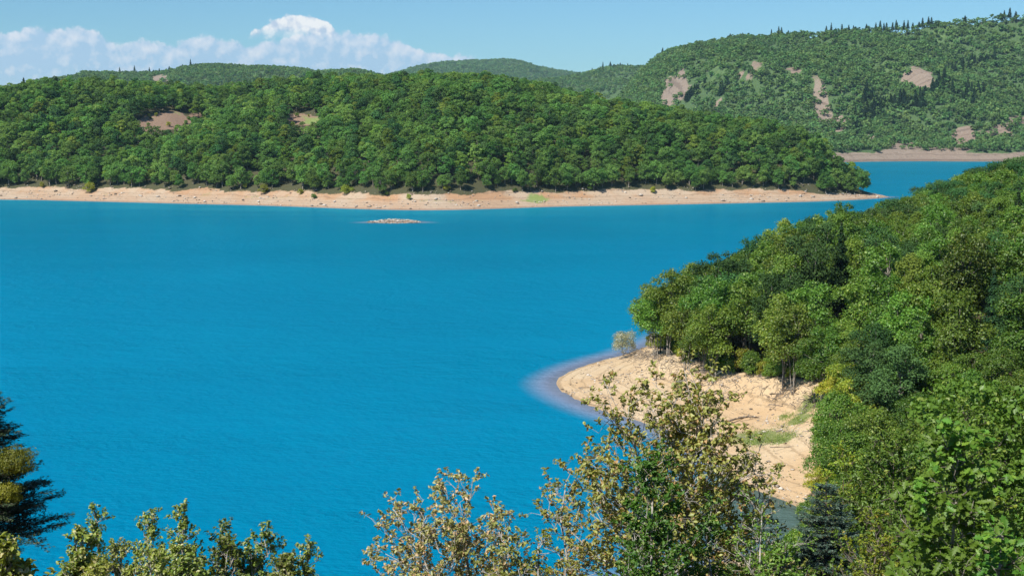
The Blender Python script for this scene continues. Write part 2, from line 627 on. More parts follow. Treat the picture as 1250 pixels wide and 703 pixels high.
# ================================================================== terrain
# near shore: camera slope, cove, sandy spit and wooded headland
NEAR_POLY = rounded([(-400, 78), (-80, 86), (-40, 91), (-10, 97), (10, 104), (19, 111), (25, 116), (27.5, 121), (26, 127), (22.5, 133), (21, 141),
                     (20.5, 149), (18.5, 157), (15, 163), (11, 169), (8, 176), (6.0, 183), (5.6, 189), (8, 197), (13, 206), (18.5, 213),
                     (31, 243), (54, 286), (88, 335), (150, 390), (330, 470), (700, 480), (700, -300), (-400, -300)], 2)
TREE_LINE_Y = np.array([100, 112, 118, 124, 132, 140, 148, 156, 164, 170, 176, 183, 190, 197, 204, 212, 222, 230])
TREE_LINE_X = np.array([17, 24, 28.5, 30.5, 31.5, 32.5, 34.5, 34.5, 31.5, 28.0, 25.2, 22.4, 20.2, 18.8, 18.2, 18.5, 24, 30])


def near_d(x, y):
    return sdist(x, y, NEAR_POLY)


def near_h(x, y, d=None):
    if d is None:
        d = near_d(x, y)
    w = smooth(118, 165, y)                      # 0 camera slope, 1 headland
    head = np.where(d < 12, d * .12, 1.44 + (d - 12) * .105) + smooth(0, 1, 0) * 0
    head = np.where(d > 20, head + (d - 20) * .03, head)
    slope = np.where(d < 6, d * .16, .96 + (d - 6) * .337)
    z = slope * (1 - w) + head * w
    z = z + w * np.interp(x, [22, 36, 52, 69, 87, 98, 140], [0, 2.4, 5.4, 5.6, 9.0, 10.8, 14]) * smooth(3, 24, d)
    # eroded bank at the wood's edge
    tl = np.interp(y, TREE_LINE_Y, TREE_LINE_X)
    bank = smooth(-1.5, .8, x - tl + fbm(x * .25, y * .25, 3, 5) * 1.6) * smooth(130, 150, y) * smooth(1, 6, d)
    z = z + bank * 1.1
    z = z + fbm(x * .045, y * .045, 4, 3) * np.clip(d * .05, 0, 1.6)
    z = z + (fbm(x * .5, y * .5, 3, 9) * .10 + .05 * np.tanh(3 * np.sin(d * 1.9 + fbm(x * .1, y * .1, 2, 4) * 4))) * smooth(.3, 3, d)
    under = -np.minimum(-d * .24 + np.maximum(0, -d - 6) * .3, 9.0)
    return np.where(d > 0, z, under)


# the long wooded peninsula across the water
fp = [(0, 243), (120, 246), (240, 249), (330, 251), (430, 255), (520, 257), (600, 255), (680, 252), (800, 250), (900, 248), (1000, 246), (1060, 243), (1087, 240.5)]
front = [tuple(on_plane(*p)[:2]) for p in fp]
PEN_POLY = rounded([(-900, 640), (-420, 652)] + front + [(180, 668), (166, 700), (130, 760), (80, 840), (20, 910), (-60, 970), (-200, 1020), (-900, 1060)], 2)
RX = np.array([-600, -360, -287, -241, -210, -176, -146, -92, -66, -28, 6.5, 32, 73, 112, 135, 156, 168, 176])
RY = np.array([790, 790, 790, 790, 840, 850, 850, 845, 810, 760, 750, 740, 722, 702, 692, 684, 678, 672])
RZ = np.array([42, 42, 44.7, 48.4, 46, 44.8, 48.7, 50, 47, 47.5, 44, 38.5, 33, 27, 22.5, 16, 10, 3])


def pen_d(x, y):
    return sdist(x, y, PEN_POLY)


def pen_h(x, y, d=None):
    if d is None:
        d = pen_d(x, y)
    rz, ry = np.interp(x, RX, RZ), np.interp(x, RX, RY)
    fy = np.interp(x, [p[0] for p in front], [p[1] for p in front]) + 12
    t = (y - fy) / (ry - fy)
    prof = np.where(t < 1, np.sin(np.clip(t, 0, 1) * PI / 2) ** 1.05, np.cos(np.clip((t - 1) * .6, 0, 1) * PI / 2))
    hill = (rz - 5.5) * np.clip(prof, 0, 1)
    # valley between the two hills, running up and to the right
    vx = np.interp(y, [640, 720, 800, 860], [-196, -172, -150, -135])
    hill = hill - 13 * np.exp(-((x - vx) / 26) ** 2) * smooth(655, 690, y) * smooth(845, 800, y)
    hill = hill + 7 * np.exp(-((x + 100) / 45) ** 2 - ((y - 730) / 40) ** 2)
    hill = hill + fbm(x * .018, y * .018, 4, 21) * 4 * smooth(10, 45, d)
    beach = np.where(d < 15, d * .27, 4.05 + (d - 15) * .12)
    beach = np.minimum(beach, 6.5)
    bank = smooth(13, 16, d + fbm(x * .12, y * .12, 3, 31) * 3.5) * 1.5
    z = beach + bank + np.maximum(hill, 0) * smooth(6, 30, d)
    z = z + fbm(x * .25, y * .25, 3, 33) * .35 * smooth(0, 4, d)
    return np.where(d > 0, z, -np.minimum(-d * .22, 9))


# the hills beyond
def ridge_hill(pts, yr, wf, wb, sub, nscale, namp, seed, foot=0.0):
    """pts: (px, py) of the skyline; ridge crest at distance yr(px)"""
    px = np.array([p[0] for p in pts], float)
    xs, zs = [], []
    for p in pts:
        w = at_depth(p[0], p[1], yr)
        xs.append(w[0])
        zs.append(w[2] - sub)
    xs, zs = np.array(xs), np.array(zs)

    def hf(x, y):
        # follow the view fan a little so that the crest is not a straight comb
        yrl = yr + fbm(x / 300, x * 0 + seed, 2, seed) * wf * .04
        rz = np.interp(x * yr / np.maximum(yrl, 1), xs, zs, left=zs[0] - 30, right=zs[-1])
        t = (yrl - y) / wf
        prof = np.where(t > 0, np.cos(np.clip(t, 0, 1) * PI / 2) ** .9, np.cos(np.clip(-t * wf / wb, 0, 1) * PI / 2))
        ridged = 1 - np.abs(fbm(x / nscale + .3 * y / nscale, y / nscale * .55, 4, seed + 5)) * 2.2
        n = (ridged - .60) * namp * np.sin(np.clip(t, 0.02, .98) * PI) * np.clip(rz / 100, .2, 1.2)
        return np.maximum(rz * prof + n, foot) * 1.0
    return hf


hB_raw = ridge_hill([(600, 118), (690, 104), (740, 96), (770, 84), (800, 74), (850, 63), (900, 58), (930, 62), (960, 69), (1000, 66), (1030, 65), (1060, 61), (1120, 51),
                     (1165, 44), (1200, 44), (1250, 52), (1330, 58), (1450, 62)], 2050, 720, 700, 7, 210, 64, 41)
farshore = [tuple(on_plane(*p)[:2]) for p in [(980, 198.5), (1040, 198), (1070, 197.5), (1130, 197), (1180, 197.5), (1250, 197.5), (1330, 197)]]
B_POLY = rounded([(60, 1480), (200, 1420)] + farshore + [(900, 1300), (1500, 1300), (1500, 2900), (60, 2900)], 1)


def hB(x, y):
    d = sdist(x, y, B_POLY)
    beach = np.where(d < 22, d * .30, 6.6 + (d - 22) * .10)
    h = np.minimum(beach, 9) + np.maximum(hB_raw(x, y), 0) * smooth(12, 170, d)
    h = h + smooth(18, 26, d + fbm(x / 40, y / 40, 3, 3) * 8) * 3
    return np.where(d > 0, h, np.maximum(d * .2, -9))


hC = ridge_hill([(40, 112), (85, 99), (120, 90), (160, 86), (200, 85), (235, 78), (265, 75), (300, 79), (335, 80), (400, 86), (435, 83), (460, 88), (490, 98), (540, 110),
                 (620, 125)], 2500, 600, 600, 7, 260, 24, 61, foot=-8)
hD = ridge_hill([(480, 122), (560, 112), (620, 107), (660, 97), (700, 91), (740, 84), (780, 84), (850, 90), (950, 110)], 3000, 600, 600, 7, 260, 40, 71, foot=-8)
hE = ridge_hill([(380, 112), (440, 98), (480, 89), (520, 79), (550, 75), (575, 73), (610, 74), (640, 77), (680, 84), (720, 91), (780, 99), (860, 110)], 5000, 1300, 1200, 7,
                420, 30, 81, foot=-8)

# bare patches (scree, clearings) given by where they lie on the slope
PATCH_B = [(825, 108, 17, 17, .3), (815, 118, 12, 9, 0), (998, 105, 7, 15, 0), (1003, 130, 10, 18, -.35), (1022, 150, 19, 9, .5), (1122, 94, 14, 14, .4), (1132, 100, 8, 12, 0),
           (908, 92, 9, 5, .5), (924, 79, 12, 3, .1), (968, 86, 11, 3, .1), (1105, 178, 26, 7, 0), (1180, 168, 22, 9, -.2), (1222, 160, 20, 10, -.2), (1243, 150, 14, 8, 0),
           (1150, 184, 30, 5, 0), (876, 124, 5, 3, 0), (1090, 186, 14, 6, 0), (1064, 170, 9, 5, 0)]
PATCH_C = [(196, 99, 10, 7, 0), (283, 105, 12, 3, 0)]
PATCH_P = [(200, 149, 36, 11, -.10), (238, 140, 10, 4, 0), (376, 147, 25, 6.5, 0)]


def in_patches(x, y, z, patches, wob=.75, seed=0, grow=1.0, lift=0.0):
    px, py = project(x, y, z + lift)
    m = np.zeros(np.shape(x))
    jit = 1 + wob * fbm(x / 16, y / 34, 4, 90 + seed, .7)
    for cx, cy, rx, ry, rot in patches:
        c, s = math.cos(rot), math.sin(rot)
        dx, dy = px - cx, py - cy
        a, b = dx * c + dy * s, -dx * s + dy * c
        q = np.sqrt((a / rx) ** 2 + (b / ry) ** 2) / jit / grow
        m = np.maximum(m, smooth(1.15, .85, q))
    return m


def arange(a, b, s):
    return np.arange(a, b + s * .5, s)


GRASS_PATCHES = [on_plane(928, 531, 1.3)[:2], on_plane(955, 537, 1.3)[:2], on_plane(975, 517, 1.8)[:2], on_plane(990, 508, 2.0)[:2], on_plane(905, 527, 1.2)[:2],
                 on_plane(960, 506, 2.2)[:2]]

me, X, Y, Z = grid_mesh('near_shore', arange(-130, 250, 1.5), arange(-30, 430, 1.5), near_h, M_NEAR)
d = near_d(X, Y)
tl = np.interp(Y, TREE_LINE_Y, TREE_LINE_X)
f = smooth(1.0, 4.5, X - tl) * smooth(0, 3, d)
f = np.where(Y < 112, smooth(4, 9, d), f)
g = np.zeros_like(X)
for (gx, gy), (ra, rb) in zip(GRASS_PATCHES, [(2.9, 4.2), (2.0, 2.2), (1.7, 2.6), (1.5, 3), (1.6, 2.0), (1.0, 1.5)]):
    g = np.maximum(g, np.exp(-(((X - gx) / ra) ** 2 + ((Y - gy) / rb) ** 2) * .9))
point_attr(me, 'forest', f)
point_attr(me, 'grass', g)
point_attr(me, 'shore', d)
o = link('ground', me)
o['kind'] = 'structure'

me, X, Y, Z = grid_mesh('peninsula', arange(-430, 225, 2.9), arange(545, 1040, 2.9), pen_h, M_PEN)
d = pen_d(X, Y)
f = smooth(13, 17, d + fbm(X * .12, Y * .12, 3, 31) * 3.5 + 8 * smooth(110, 170, X))
f = f * (1 - in_patches(X, Y, Z, PATCH_P))
gx, gy, _ = on_plane(653, 247, 1.5)
g = np.exp(-(((X - gx) / 4.5) ** 2 + ((Y - gy) / 5) ** 2)) + .5 * smooth(.15, .5, fbm(X * .06, Y * .15, 3, 37)) * smooth(5, 10, d) * (1 - f)
g = g + in_patches(X, Y, Z, PATCH_P, grow=1.3) * (.05 + .5 * fbm(X / 9, Y / 14, 3, 12))
point_attr(me, 'forest', f)
point_attr(me, 'grass', g)
point_attr(me, 'shore', d * .5)
o = link('peninsula', me)
o['kind'] = 'structure'


def hill_mesh(hf, x0, x1, y0, y1, s, patches, beach_poly=None):
    me, X, Y, Z = grid_mesh('hill', arange(x0, x1, s), arange(y0, y1, s), hf, M_FAR)
    f = 1 - in_patches(X, Y, Z, patches) if patches else np.ones_like(X)
    sh = np.full_like(X, 40.)
    if beach_poly is not None:
        d = sdist(X, Y, beach_poly)
        f = f * smooth(18, 26, d + fbm(X / 40, Y / 40, 3, 3) * 8)
        sh = d * .12
    point_attr(me, 'forest', f)
    point_attr(me, 'grass', .55 * smooth(-.1, .5, fbm(X / 60, Y / 60, 3, 51)))
    point_attr(me, 'shore', sh)
    o = link('hill', me)
    o['kind'] = 'structure'
    return o


hill_mesh(hB, -10, 1200, 1240, 2700, 9, PATCH_B, B_POLY)
hill_mesh(hC, -1250, 300, 1880, 3100, 12, PATCH_C)
hill_mesh(hD, -500, 900, 2380, 3600, 14, None)
hill_mesh(hE, -1300, 1300, 3650, 6200, 22, None)

# water: one sheet, finer where the shelf shows through
xs = np.concatenate([[-14000, -6000, -2500, -1000, -500], arange(-260, -80, 15), arange(-68, -48, 4), arange(-45, 60, 1.2), arange(62, 240, 8), [300, 500, 1000, 2500, 6000, 14000]])
ys = np.concatenate([[-3000, -800, -200, 0, 40], arange(70, 90, 4), arange(94, 240, 1.2), arange(244, 500, 12), arange(505, 720, 2.5), arange(730, 1300, 30),
                     [1400, 1700, 2200, 3000, 5000, 9000, 16000]])
ISLET = on_plane(482, 271.5)[:2]


def islet_h(x, y):
    q = np.sqrt(((x - ISLET[0]) / 9.0) ** 2 + ((y - ISLET[1]) / 5.2) ** 2)
    q = q * (1 + .15 * fbm(x * .3, y * .3, 3, 44))
    return .85 * (1 - q * q) * np.where(q < 1, 1, .55) + .12 * fbm(x * 1.4, y * 1.4, 3, 45)


assert (np.diff(xs) > 0).all() and (np.diff(ys) > 0).all()
me, X, Y, Z = grid_mesh('water', xs, ys, lambda x, y: x * 0, M_WATER)
bed = np.maximum.reduce([near_h(X, Y), np.where((X > -900) & (X < 220), pen_h(X, Y), -9), np.maximum(islet_h(X, Y), -9)])
point_attr(me, 'depth', np.clip(-bed, 0, 9))
gu = np.zeros_like(X)
for (ax, ay), (bx, by), wd in [((290, 612), (440, 560), 4.5), ((430, 560), (585, 500), 7.0)]:
    pa, pb = on_plane(ax, ay)[:2], on_plane(bx, by)[:2]
    e = pb - pa
    t = np.clip(((X - pa[0]) * e[0] + (Y - pa[1]) * e[1]) / (e @ e), 0, 1)
    q = np.hypot(X - pa[0] - t * e[0], Y - pa[1] - t * e[1])
    gu = np.maximum(gu, np.exp(-(q / wd) ** 2))
point_attr(me, 'gust', gu)
point_attr(me, 'murk', smooth(16, 5, np.hypot((X - 22) * .9, (Y - 124) * .75)))
o = link('water', me)
o['kind'] = 'structure'
me, X, Y, Z = grid_mesh('lake_bed', np.array([-14000., 0, 14000]), np.array([-3000., 4000, 16000]), lambda x, y: x * 0 - 9.5, M_PEN)
for a in ('forest', 'grass', 'shore'):
    point_attr(me, a, X * 0)
o = link('lake_bed', me)
o['kind'] = 'structure'


# ================================================================== trees
def crown_points(r, h, R, n, zb, nlobes, sprig=1, sprig_r=.3, flat=.72, lobe=.45):
    """points and normals scattered over the outside of overlapping lobes"""
    cz = (zb + h) / 2
    hz = (h - zb) / 2
    L = []
    for i in range(nlobes):
        a = i * 2.399 + r.uniform(-.4, .4)
        t = (i + .5) / nlobes
        z = zb + (h - zb) * (.18 + .72 * t)
        env = math.sqrt(max(0.05, 1 - ((z - cz) / hz) ** 2)) * R
        rad = env * r.uniform(.25, .95) * (0.4 if i == nlobes - 1 else 1)
        lr = R * lobe * r.uniform(.5, 1.4) * (1.1 - .35 * t)
        L.append((rad * math.cos(a), rad * math.sin(a), z, lr))
    L = np.array(L)
    m = n // sprig
    w = L[:, 3] ** 2
    P, N = [], []
    while sum(len(p) for p in P) < m:
        i = r.choice(len(L), m, p=w / w.sum())
        v = unit(r.normal(size=(m, 3)))
        v[:, 2] = np.where(v[:, 2] < -.3, -v[:, 2], v[:, 2])
        rad = L[i, 3:4] * (1 - np.abs(r.normal(0, .16, (m, 1))) + r.exponential(.075, (m, 1)))
        p = L[i, :3] + v * rad * [1, 1, flat]
        dd = np.linalg.norm((p[:, None] - L[None, :, :3]) / L[None, :, 3:4] / [1, 1, flat], axis=2)
        ok = (dd < .72).sum(1) == 0
        P.append(p[ok])
        N.append(v[ok])
    P, N = np.concatenate(P)[:m], np.concatenate(N)[:m]
    if sprig > 1:
        P = np.repeat(P, sprig, 0) + r.normal(0, sprig_r, (m * sprig, 3))
        N = np.repeat(N, sprig, 0)
    N = unit(N * .75 + [0, 0, .45] + r.normal(0, .55, N.shape))
    return P, N, L


def tree_meshes(r, h, R, zb, n, size, nlobes, leafm, barkm, tr=.16, sprig=1, sprig_r=.3, six=False, limbs=True, sides=6, aspect=.7, lean=.5, lobe=.45, stems=1):
    P, N, L = crown_points(r, h, R, n, zb, nlobes, sprig, sprig_r, lobe=lobe)
    V, F = leaves(P, N, size * r.uniform(.7, 1.3, len(P)), aspect, six, r=r)
    crown = fast_mesh('crown', V, F, [leafm])
    top = np.array([r.uniform(-lean, lean), r.uniform(-lean, lean), h * .8])
    pts = [np.array([0, 0, -.5])] + [top * t + np.array([r.normal(0, .12), r.normal(0, .12), 0]) for t in (.2, .45, .7, 1)]
    segs = polyline_segs(pts, tr * 1.25, tr * .25)
    for _ in range(stems - 1):
        a = r.uniform(0, 6.28)
        tp = np.array([math.cos(a) * 1.3, math.sin(a) * 1.3, h * .72])
        segs += polyline_segs([np.array([math.cos(a) * .2, math.sin(a) * .2, -.5])] + [tp * t + r.normal(0, .1, 3) for t in (.25, .5, .75, 1)], tr, tr * .3)
    if limbs:
        for lx, ly, lz, lr in L:
            t = max(.15, min(.8, (lz - lr * 1.2) / h / .8))
            b = top * t
            e = np.array([lx, ly, lz])
            mid = (b + e) / 2 + [0, 0, -.08 * np.linalg.norm(e - b)]
            segs += polyline_segs([b, mid, e], tr * .45, tr * .15)
    V, F = tubes(segs, sides)
    trunk = fast_mesh('trunk', V, F, [barkm])
    set_smooth(trunk)
    return trunk, crown


def fir_lod(r, h, R, n, leafm, barkm, size):
    """conifer seen from far: drooping whorls of needle sprays round a straight stem"""
    t = np.sqrt(r.uniform(0.0, 1, n)) * .96
    z = h * (1 - t * .92)
    a = r.uniform(0, 2 * PI, n)
    lay = .72 + .28 * np.sin(z / h * 60 + np.sin(a * 3) * .8)
    rad = R * t ** .85 * lay * r.uniform(.45, 1.05, n) + .05
    P = np.stack([rad * np.cos(a), rad * np.sin(a), z - rad * .25], 1)
    T = np.stack([np.cos(a), np.sin(a), -.3 + 0 * a], 1)
    N = unit(np.stack([np.cos(a) * .5, np.sin(a) * .5, np.ones(n)], 1) + r.normal(0, .4, (n, 3)))
    V, F = leaves(P, N, size * r.uniform(.7, 1.3, n), .5, T=T, r=r)
    crown = fast_mesh('crown', V, F, [leafm])
    V, F = tubes(polyline_segs([np.array([0, 0, -.5]), np.array([0, 0, h * .5]), np.array([0, 0, h])], h * .016, .02), 5)
    return fast_mesh('trunk', V, F, [barkm]), crown


def place_tree(kind, meshes, loc, scale, rot, label, cat, group, tilt=(0, 0)):
    e = empty(kind, loc, label, cat, group)
    e.rotation_euler = (tilt[0], tilt[1], rot)
    e.scale = scale if isinstance(scale, tuple) else (scale,) * 3
    t = link('trunk', meshes[0], e)
    c = link('crown', meshes[1], e)
    return e


def join_meshes(name, a, b):
    """one mesh holding trunk and crown (for trees too small to show their parts)"""
    def arr(me):
        V = np.zeros(len(me.vertices) * 3, np.float32)
        me.vertices.foreach_get('co', V)
        F = np.zeros(len(me.polygons) * 3, np.int32)
        me.polygons.foreach_get('vertices', F)
        return V.reshape(-1, 3), F.reshape(-1, 3)
    Va, Fa = arr(a)
    Vb, Fb = arr(b)
    me = fast_mesh(name, np.concatenate([Va, Vb]), np.concatenate([Fa, Fb + len(Va)]), [a.materials[0], b.materials[0]])
    mi = np.concatenate([np.zeros(len(Fa)), np.ones(len(Fb))]).astype(np.int32)
    me.polygons.foreach_set('material_index', mi)
    return me


def forest(name, P, scale, meshes, label, cat):
    """a wood that reads as one mass: instances on points"""
    col = bpy.data.collections.new(name + '_kinds')
    for m in meshes:
        col.objects.link(bpy.data.objects.new('tree_kind', m))
    me = bpy.data.meshes.new(name)
    me.vertices.add(len(P))
    me.vertices.foreach_set('co', np.ascontiguousarray(P, np.float32).ravel())
    point_attr(me, 'size', scale)
    o = link(name, me)
    ng = bpy.data.node_groups.new(name, 'GeometryNodeTree')
    ng.interface.new_socket('Geometry', in_out='INPUT', socket_type='NodeSocketGeometry')
    ng.interface.new_socket('Geometry', in_out='OUTPUT', socket_type='NodeSocketGeometry')
    gi, go = ng.nodes.new('NodeGroupInput'), ng.nodes.new('NodeGroupOutput')
    ip = ng.nodes.new('GeometryNodeInstanceOnPoints')
    ci = ng.nodes.new('GeometryNodeCollectionInfo')
    ci.inputs['Collection'].default_value = col
    ci.inputs['Separate Children'].default_value = True
    ci.inputs['Reset Children'].default_value = True
    na = ng.nodes.new('GeometryNodeInputNamedAttribute')
    na.data_type = 'FLOAT'
    na.inputs['Name'].default_value = 'size'
    rv = ng.nodes.new('FunctionNodeRandomValue')
    rv.data_type = 'FLOAT_VECTOR'
    rv.inputs[0].default_value = (-.06, -.06, 0)
    rv.inputs[1].default_value = (.06, .06, 6.283)
    L = ng.links.new
    L(gi.outputs[0], ip.inputs['Points'])
    L(ci.outputs[0], ip.inputs['Instance'])
    ip.inputs['Pick Instance'].default_value = True
    L(na.outputs[0], ip.inputs['Scale'])
    L(rv.outputs[0], ip.inputs['Rotation'])
    L(ip.outputs[0], go.inputs[0])
    md = o.modifiers.new('trees', 'NODES')
    md.node_group = ng
    o['kind'] = 'stuff'
    return tag(o, label, cat)


def scatter(x0, x1, y0, y1, s, r, jit=.45):
    X, Y = np.meshgrid(arange(x0, x1, s), arange(y0, y1, s))
    X = X + (np.arange(X.shape[0]) % 2)[:, None] * s * .5
    X = X + r.uniform(-jit, jit, X.shape) * s
    Y = Y + r.uniform(-jit, jit, Y.shape) * s
    return X.ravel(), Y.ravel()


def ground_at(x, y):
    return float(near_h(np.array([x], float), np.array([y], float))[0])


R_ = np.random.default_rng(11)
# tree kinds ---------------------------------------------------------
OAK_A = [tree_meshes(R_, R_.uniform(9.5, 12), R_.uniform(2.3, 3.0), R_.uniform(.9, 2.2), 8400, .25, 22, m, M_BARK, tr=.11, sprig=3, sprig_r=.2, lobe=.36)
         for m in (M_OAK, M_OAK, M_OAKD, M_OAK, M_OAKY, M_OAK, M_OAKD, M_OAK)]
OAK_E = [tree_meshes(R_, R_.uniform(9, 11.5), R_.uniform(2.2, 2.9), R_.uniform(2.0, 3.2), 7600, .25, 20, M_OAK, M_BARK, tr=.055, sprig=3, sprig_r=.2, lobe=.38, lean=1.4, stems=4) for _ in range(4)]
OAK_N = [tree_meshes(R_, R_.uniform(8.5, 11), R_.uniform(2.7, 3.4), 1.0, 14000, .22, 24, M_OAK, M_BARK, tr=.12, sprig=4, sprig_r=.18, lobe=.38) for _ in range(4)]
OAK_S = [join_meshes('oak', *tree_meshes(R_, R_.uniform(8.5, 11), R_.uniform(2.7, 3.5), R_.uniform(.8, 2.2), 1900, .55, 15, M_OAKF, M_BARK, sprig=2, sprig_r=.28, sides=4, lobe=.4))
         for _ in range(7)]
OAK_F = [join_meshes('oak', *tree_meshes(R_, R_.uniform(9, 11), R_.uniform(2.9, 3.8), 1.5, 1500, .58, 15, m, M_BARK, limbs=False, sides=3, lobe=.4))
         for m in (M_OAKF, M_OAKF, M_OAKF, M_OAKD, M_OAKF, M_OAKY, M_OAKF, M_OAKD)]
BUSH_F = [join_meshes('scrub', *tree_meshes(R_, R_.uniform(5, 8), R_.uniform(3.0, 4.4), .3, 90, 1.9, 6, M_HILL, M_BARK, limbs=False, sides=3)) for _ in range(5)]
FIR_F = [join_meshes('fir', *fir_lod(R_, R_.uniform(11, 15), R_.uniform(2.7, 3.6), 700, M_FIR, M_BARKF, 1.3)) for _ in range(4)]
FIR_M = [fir_lod(R_, 12, 2.1, 6000, M_FIR, M_BARKF, .33) for _ in range(2)]
BUSH_M = [tree_meshes(R_, 3.2, 1.9, .15, 2500, .22, 8, m, M_BARK, tr=.07, sprig=2, sprig_r=.15) for m in (M_YEL, M_OAK, M_YEL)]
BUSH_U = [tree_meshes(R_, 2.6, 1.3, .1, 1800, .2, 8, m, M_BARK, tr=.05, sprig=2, sprig_r=.14) for m in (M_OAK, M_OAK, M_YEL)]
BUSH_N = [tree_meshes(R_, 4.6, 2.3, .1, 9000, .19, 17, m, M_BARK, tr=.06, sprig=4, sprig_r=.15, lobe=.36) for m in (M_YEL, M_OAK, M_FRESH)]

# far hills ----------------------------------------------------------


def hill_wood(hf, x0, x1, y0, y1, s, patches, seed, label, poly=None, thin=.0, scl=(.75, 1.25)):
    r = np.random.default_rng(seed)
    x, y = scatter(x0, x1, y0, y1, s, r)
    z = hf(x, y)
    keep = z > 2
    if poly is not None:
        keep &= sdist(x, y, poly) + fbm(x / 40, y / 40, 3, 3) * 8 > 23
    if patches:
        low = project(x, y, z)[1] > 146
        odd = r.uniform(size=x.shape) < np.where(low, .3, .10)
        keep &= (in_patches(x, y, z, patches, lift=0) < .5) | odd
        keep &= (in_patches(x, y, z, patches, lift=4) < .85) | odd
    keep &= r.uniform(size=x.shape) > thin + .35 * smooth(.15, .55, fbm(x / 70, y / 70, 3, seed))
    px, py = project(x, y, z)
    keep &= (px > -60) & (px < 1310)
    P = np.stack([x, y, z - .3], 1)[keep]
    return forest('distant_wood', P, r.uniform(*scl, len(P)), BUSH_F, label, 'wood')


hill_wood(hB, 40, 1050, 1290, 2110, 5.7, PATCH_B, 1, 'green scrub and trees covering the hill with bare scree strips across the lake', B_POLY)
hill_wood(hC, -950, 120, 2050, 2560, 7.5, PATCH_C, 2, 'green wood covering the low double-humped hill beneath the cloud bank')
hill_wood(hD, -420, 620, 2600, 3060, 8.5, None, 3, 'wood on the low ridge between the blue mountain and the scree hill', thin=.05)
hill_wood(hE, -900, 620, 4150, 5060, 13, None, 4, 'hazy bluish wood covering the farthest rounded mountain', scl=(1.1, 1.7))


def fir_far(px, hf, ylo, yhi, label, group, py=None, scale=1.0):
    """a fir standing on the skyline (or on the slope at height py) of a hill"""
    ys = np.linspace(ylo, yhi, 500)
    x = (px - 625) / FPX * ys * math.cos(PITCH) * 1.004
    z = hf(x, ys)
    qx, qy = project(x, ys, z)
    i = int(np.argmin(qy)) if py is None else int(np.argmax(qy <= py))
    o = link('fir_tree', FIR_F[int(R_.integers(4))], None, (float(x[i]), float(ys[i]), float(z[i]) - .4))
    o.scale = (scale * R_.uniform(.9, 1.4),) * 2 + (scale * R_.uniform(.55, 1.2),)
    o.rotation_euler = (0, 0, R_.uniform(0, 6))
    return tag(o, label, 'fir tree', group)


LB = 'dark fir standing out against the sky on the crest of the scree hill'
for px in [797, 806, 815, 889, 902, 938, 946, 957, 974, 1004, 1010, 1016, 1024, 1036, 1041, 1052, 1056, 1063, 1075, 1078, 1088, 1091, 1098, 1109, 1115, 1121, 1131, 1171,
           1213, 1217, 1225, 1231, 950, 1030, 1070, 1083, 1104, 1126]:
    fir_far(px + R_.uniform(-1.5, 1.5), hB, 1700, 2200, LB, 'firs along the crest of the scree hill', scale=.85)
LS = 'dark fir in the stand on the middle slope of the scree hill'
for px, py in [(1050, 128), (1056, 134), (1060, 126), (1066, 138), (1072, 130), (1078, 134), (1085, 128), (1092, 131), (1098, 127), (1104, 133), (1048, 145), (1055, 150), (1064, 146),
               (1112, 126), (1120, 128), (1054, 118), (1128, 120), (1135, 112), (1142, 106), (1150, 104), (1160, 92), (1168, 88), (1176, 84), (1186, 80), (1194, 78), (1200, 76),
               (1166, 118), (1174, 122), (1182, 126), (1190, 118), (846, 118), (838, 124), (852, 112), (880, 116), (1045, 160), (1180, 112)]:
    for q in range(3):
        fir_far(px + R_.normal(0, 4), hB, 1340, 2050, LS, 'firs on the slope of the scree hill', py=py + R_.normal(0, 2.5), scale=1.0)
for px in [150, 168, 186, 191, 198, 210, 226, 236]:
    fir_far(px, hC, 2200, 2700, 'dark fir on the crest of the low double-humped hill', 'firs on the low hill', scale=1.0)
for px in [722, 729, 735, 744, 748, 756, 765]:
    fir_far(px, hD, 2700, 3200, 'dark fir on the crest of the low ridge beside the mountain', 'firs on the low ridge', scale=1.0)

# peninsula wood -----------------------------------------------------
r = np.random.default_rng(5)
x, y = scatter(-400, 190, 585, 900, 4.9, r)
dd = pen_d(x, y)
z = pen_h(x, y, dd)
ry = np.interp(x, RX, RY)
edge = dd + fbm(x * .12, y * .12, 3, 31) * 3.5
keep = (edge > 15.0 - 8.5 * smooth(110, 170, x)) & (y < ry + 45)
keep &= (in_patches(x, y, z, PATCH_P) < .5) & (in_patches(x, y, z, PATCH_P, lift=4) < .5) & (in_patches(x, y, z, PATCH_P, lift=8) < .5)
clear = (in_patches(x, y, z, PATCH_P, grow=1.25) > .3) & (edge > 30) & (r.uniform(size=x.shape) < .22)
px, py = project(x, y, z)
SCRUB = np.stack([x, y, z - .1], 1)[clear]
keep &= (px > -45) & (px < 1300)
x, y, z, edge, dd = x[keep], y[keep], z[keep], edge[keep], dd[keep]
frontrow = (edge < 20.5 - 8.5 * smooth(110, 170, x)) & (y < 700) & (x < 174)
b = ~frontrow
for pick, kinds, nm, lab in ((b, OAK_F, 'oak_wood', 'dense green oak wood covering the hills of the long peninsula'),
                             (frontrow, OAK_S, 'oak_wood', 'front fringe of the oak wood along the bare stony shore of the peninsula')):
    P = np.stack([x, y, z - .3], 1)[pick]
    sc = r.uniform(.58, 1.22, pick.sum()) * (1 + .15 * fbm(P[:, 0] / 30, P[:, 1] / 30, 2, 8))
    forest(nm, P, sc, kinds, lab, 'wood')
forest('clearing_scrub', SCRUB, r.uniform(.5, 1.1, len(SCRUB)), [join_meshes('scrub', *m) for m in BUSH_U], 'low scrub scattered over the brown clearings of the peninsula', 'scrub')
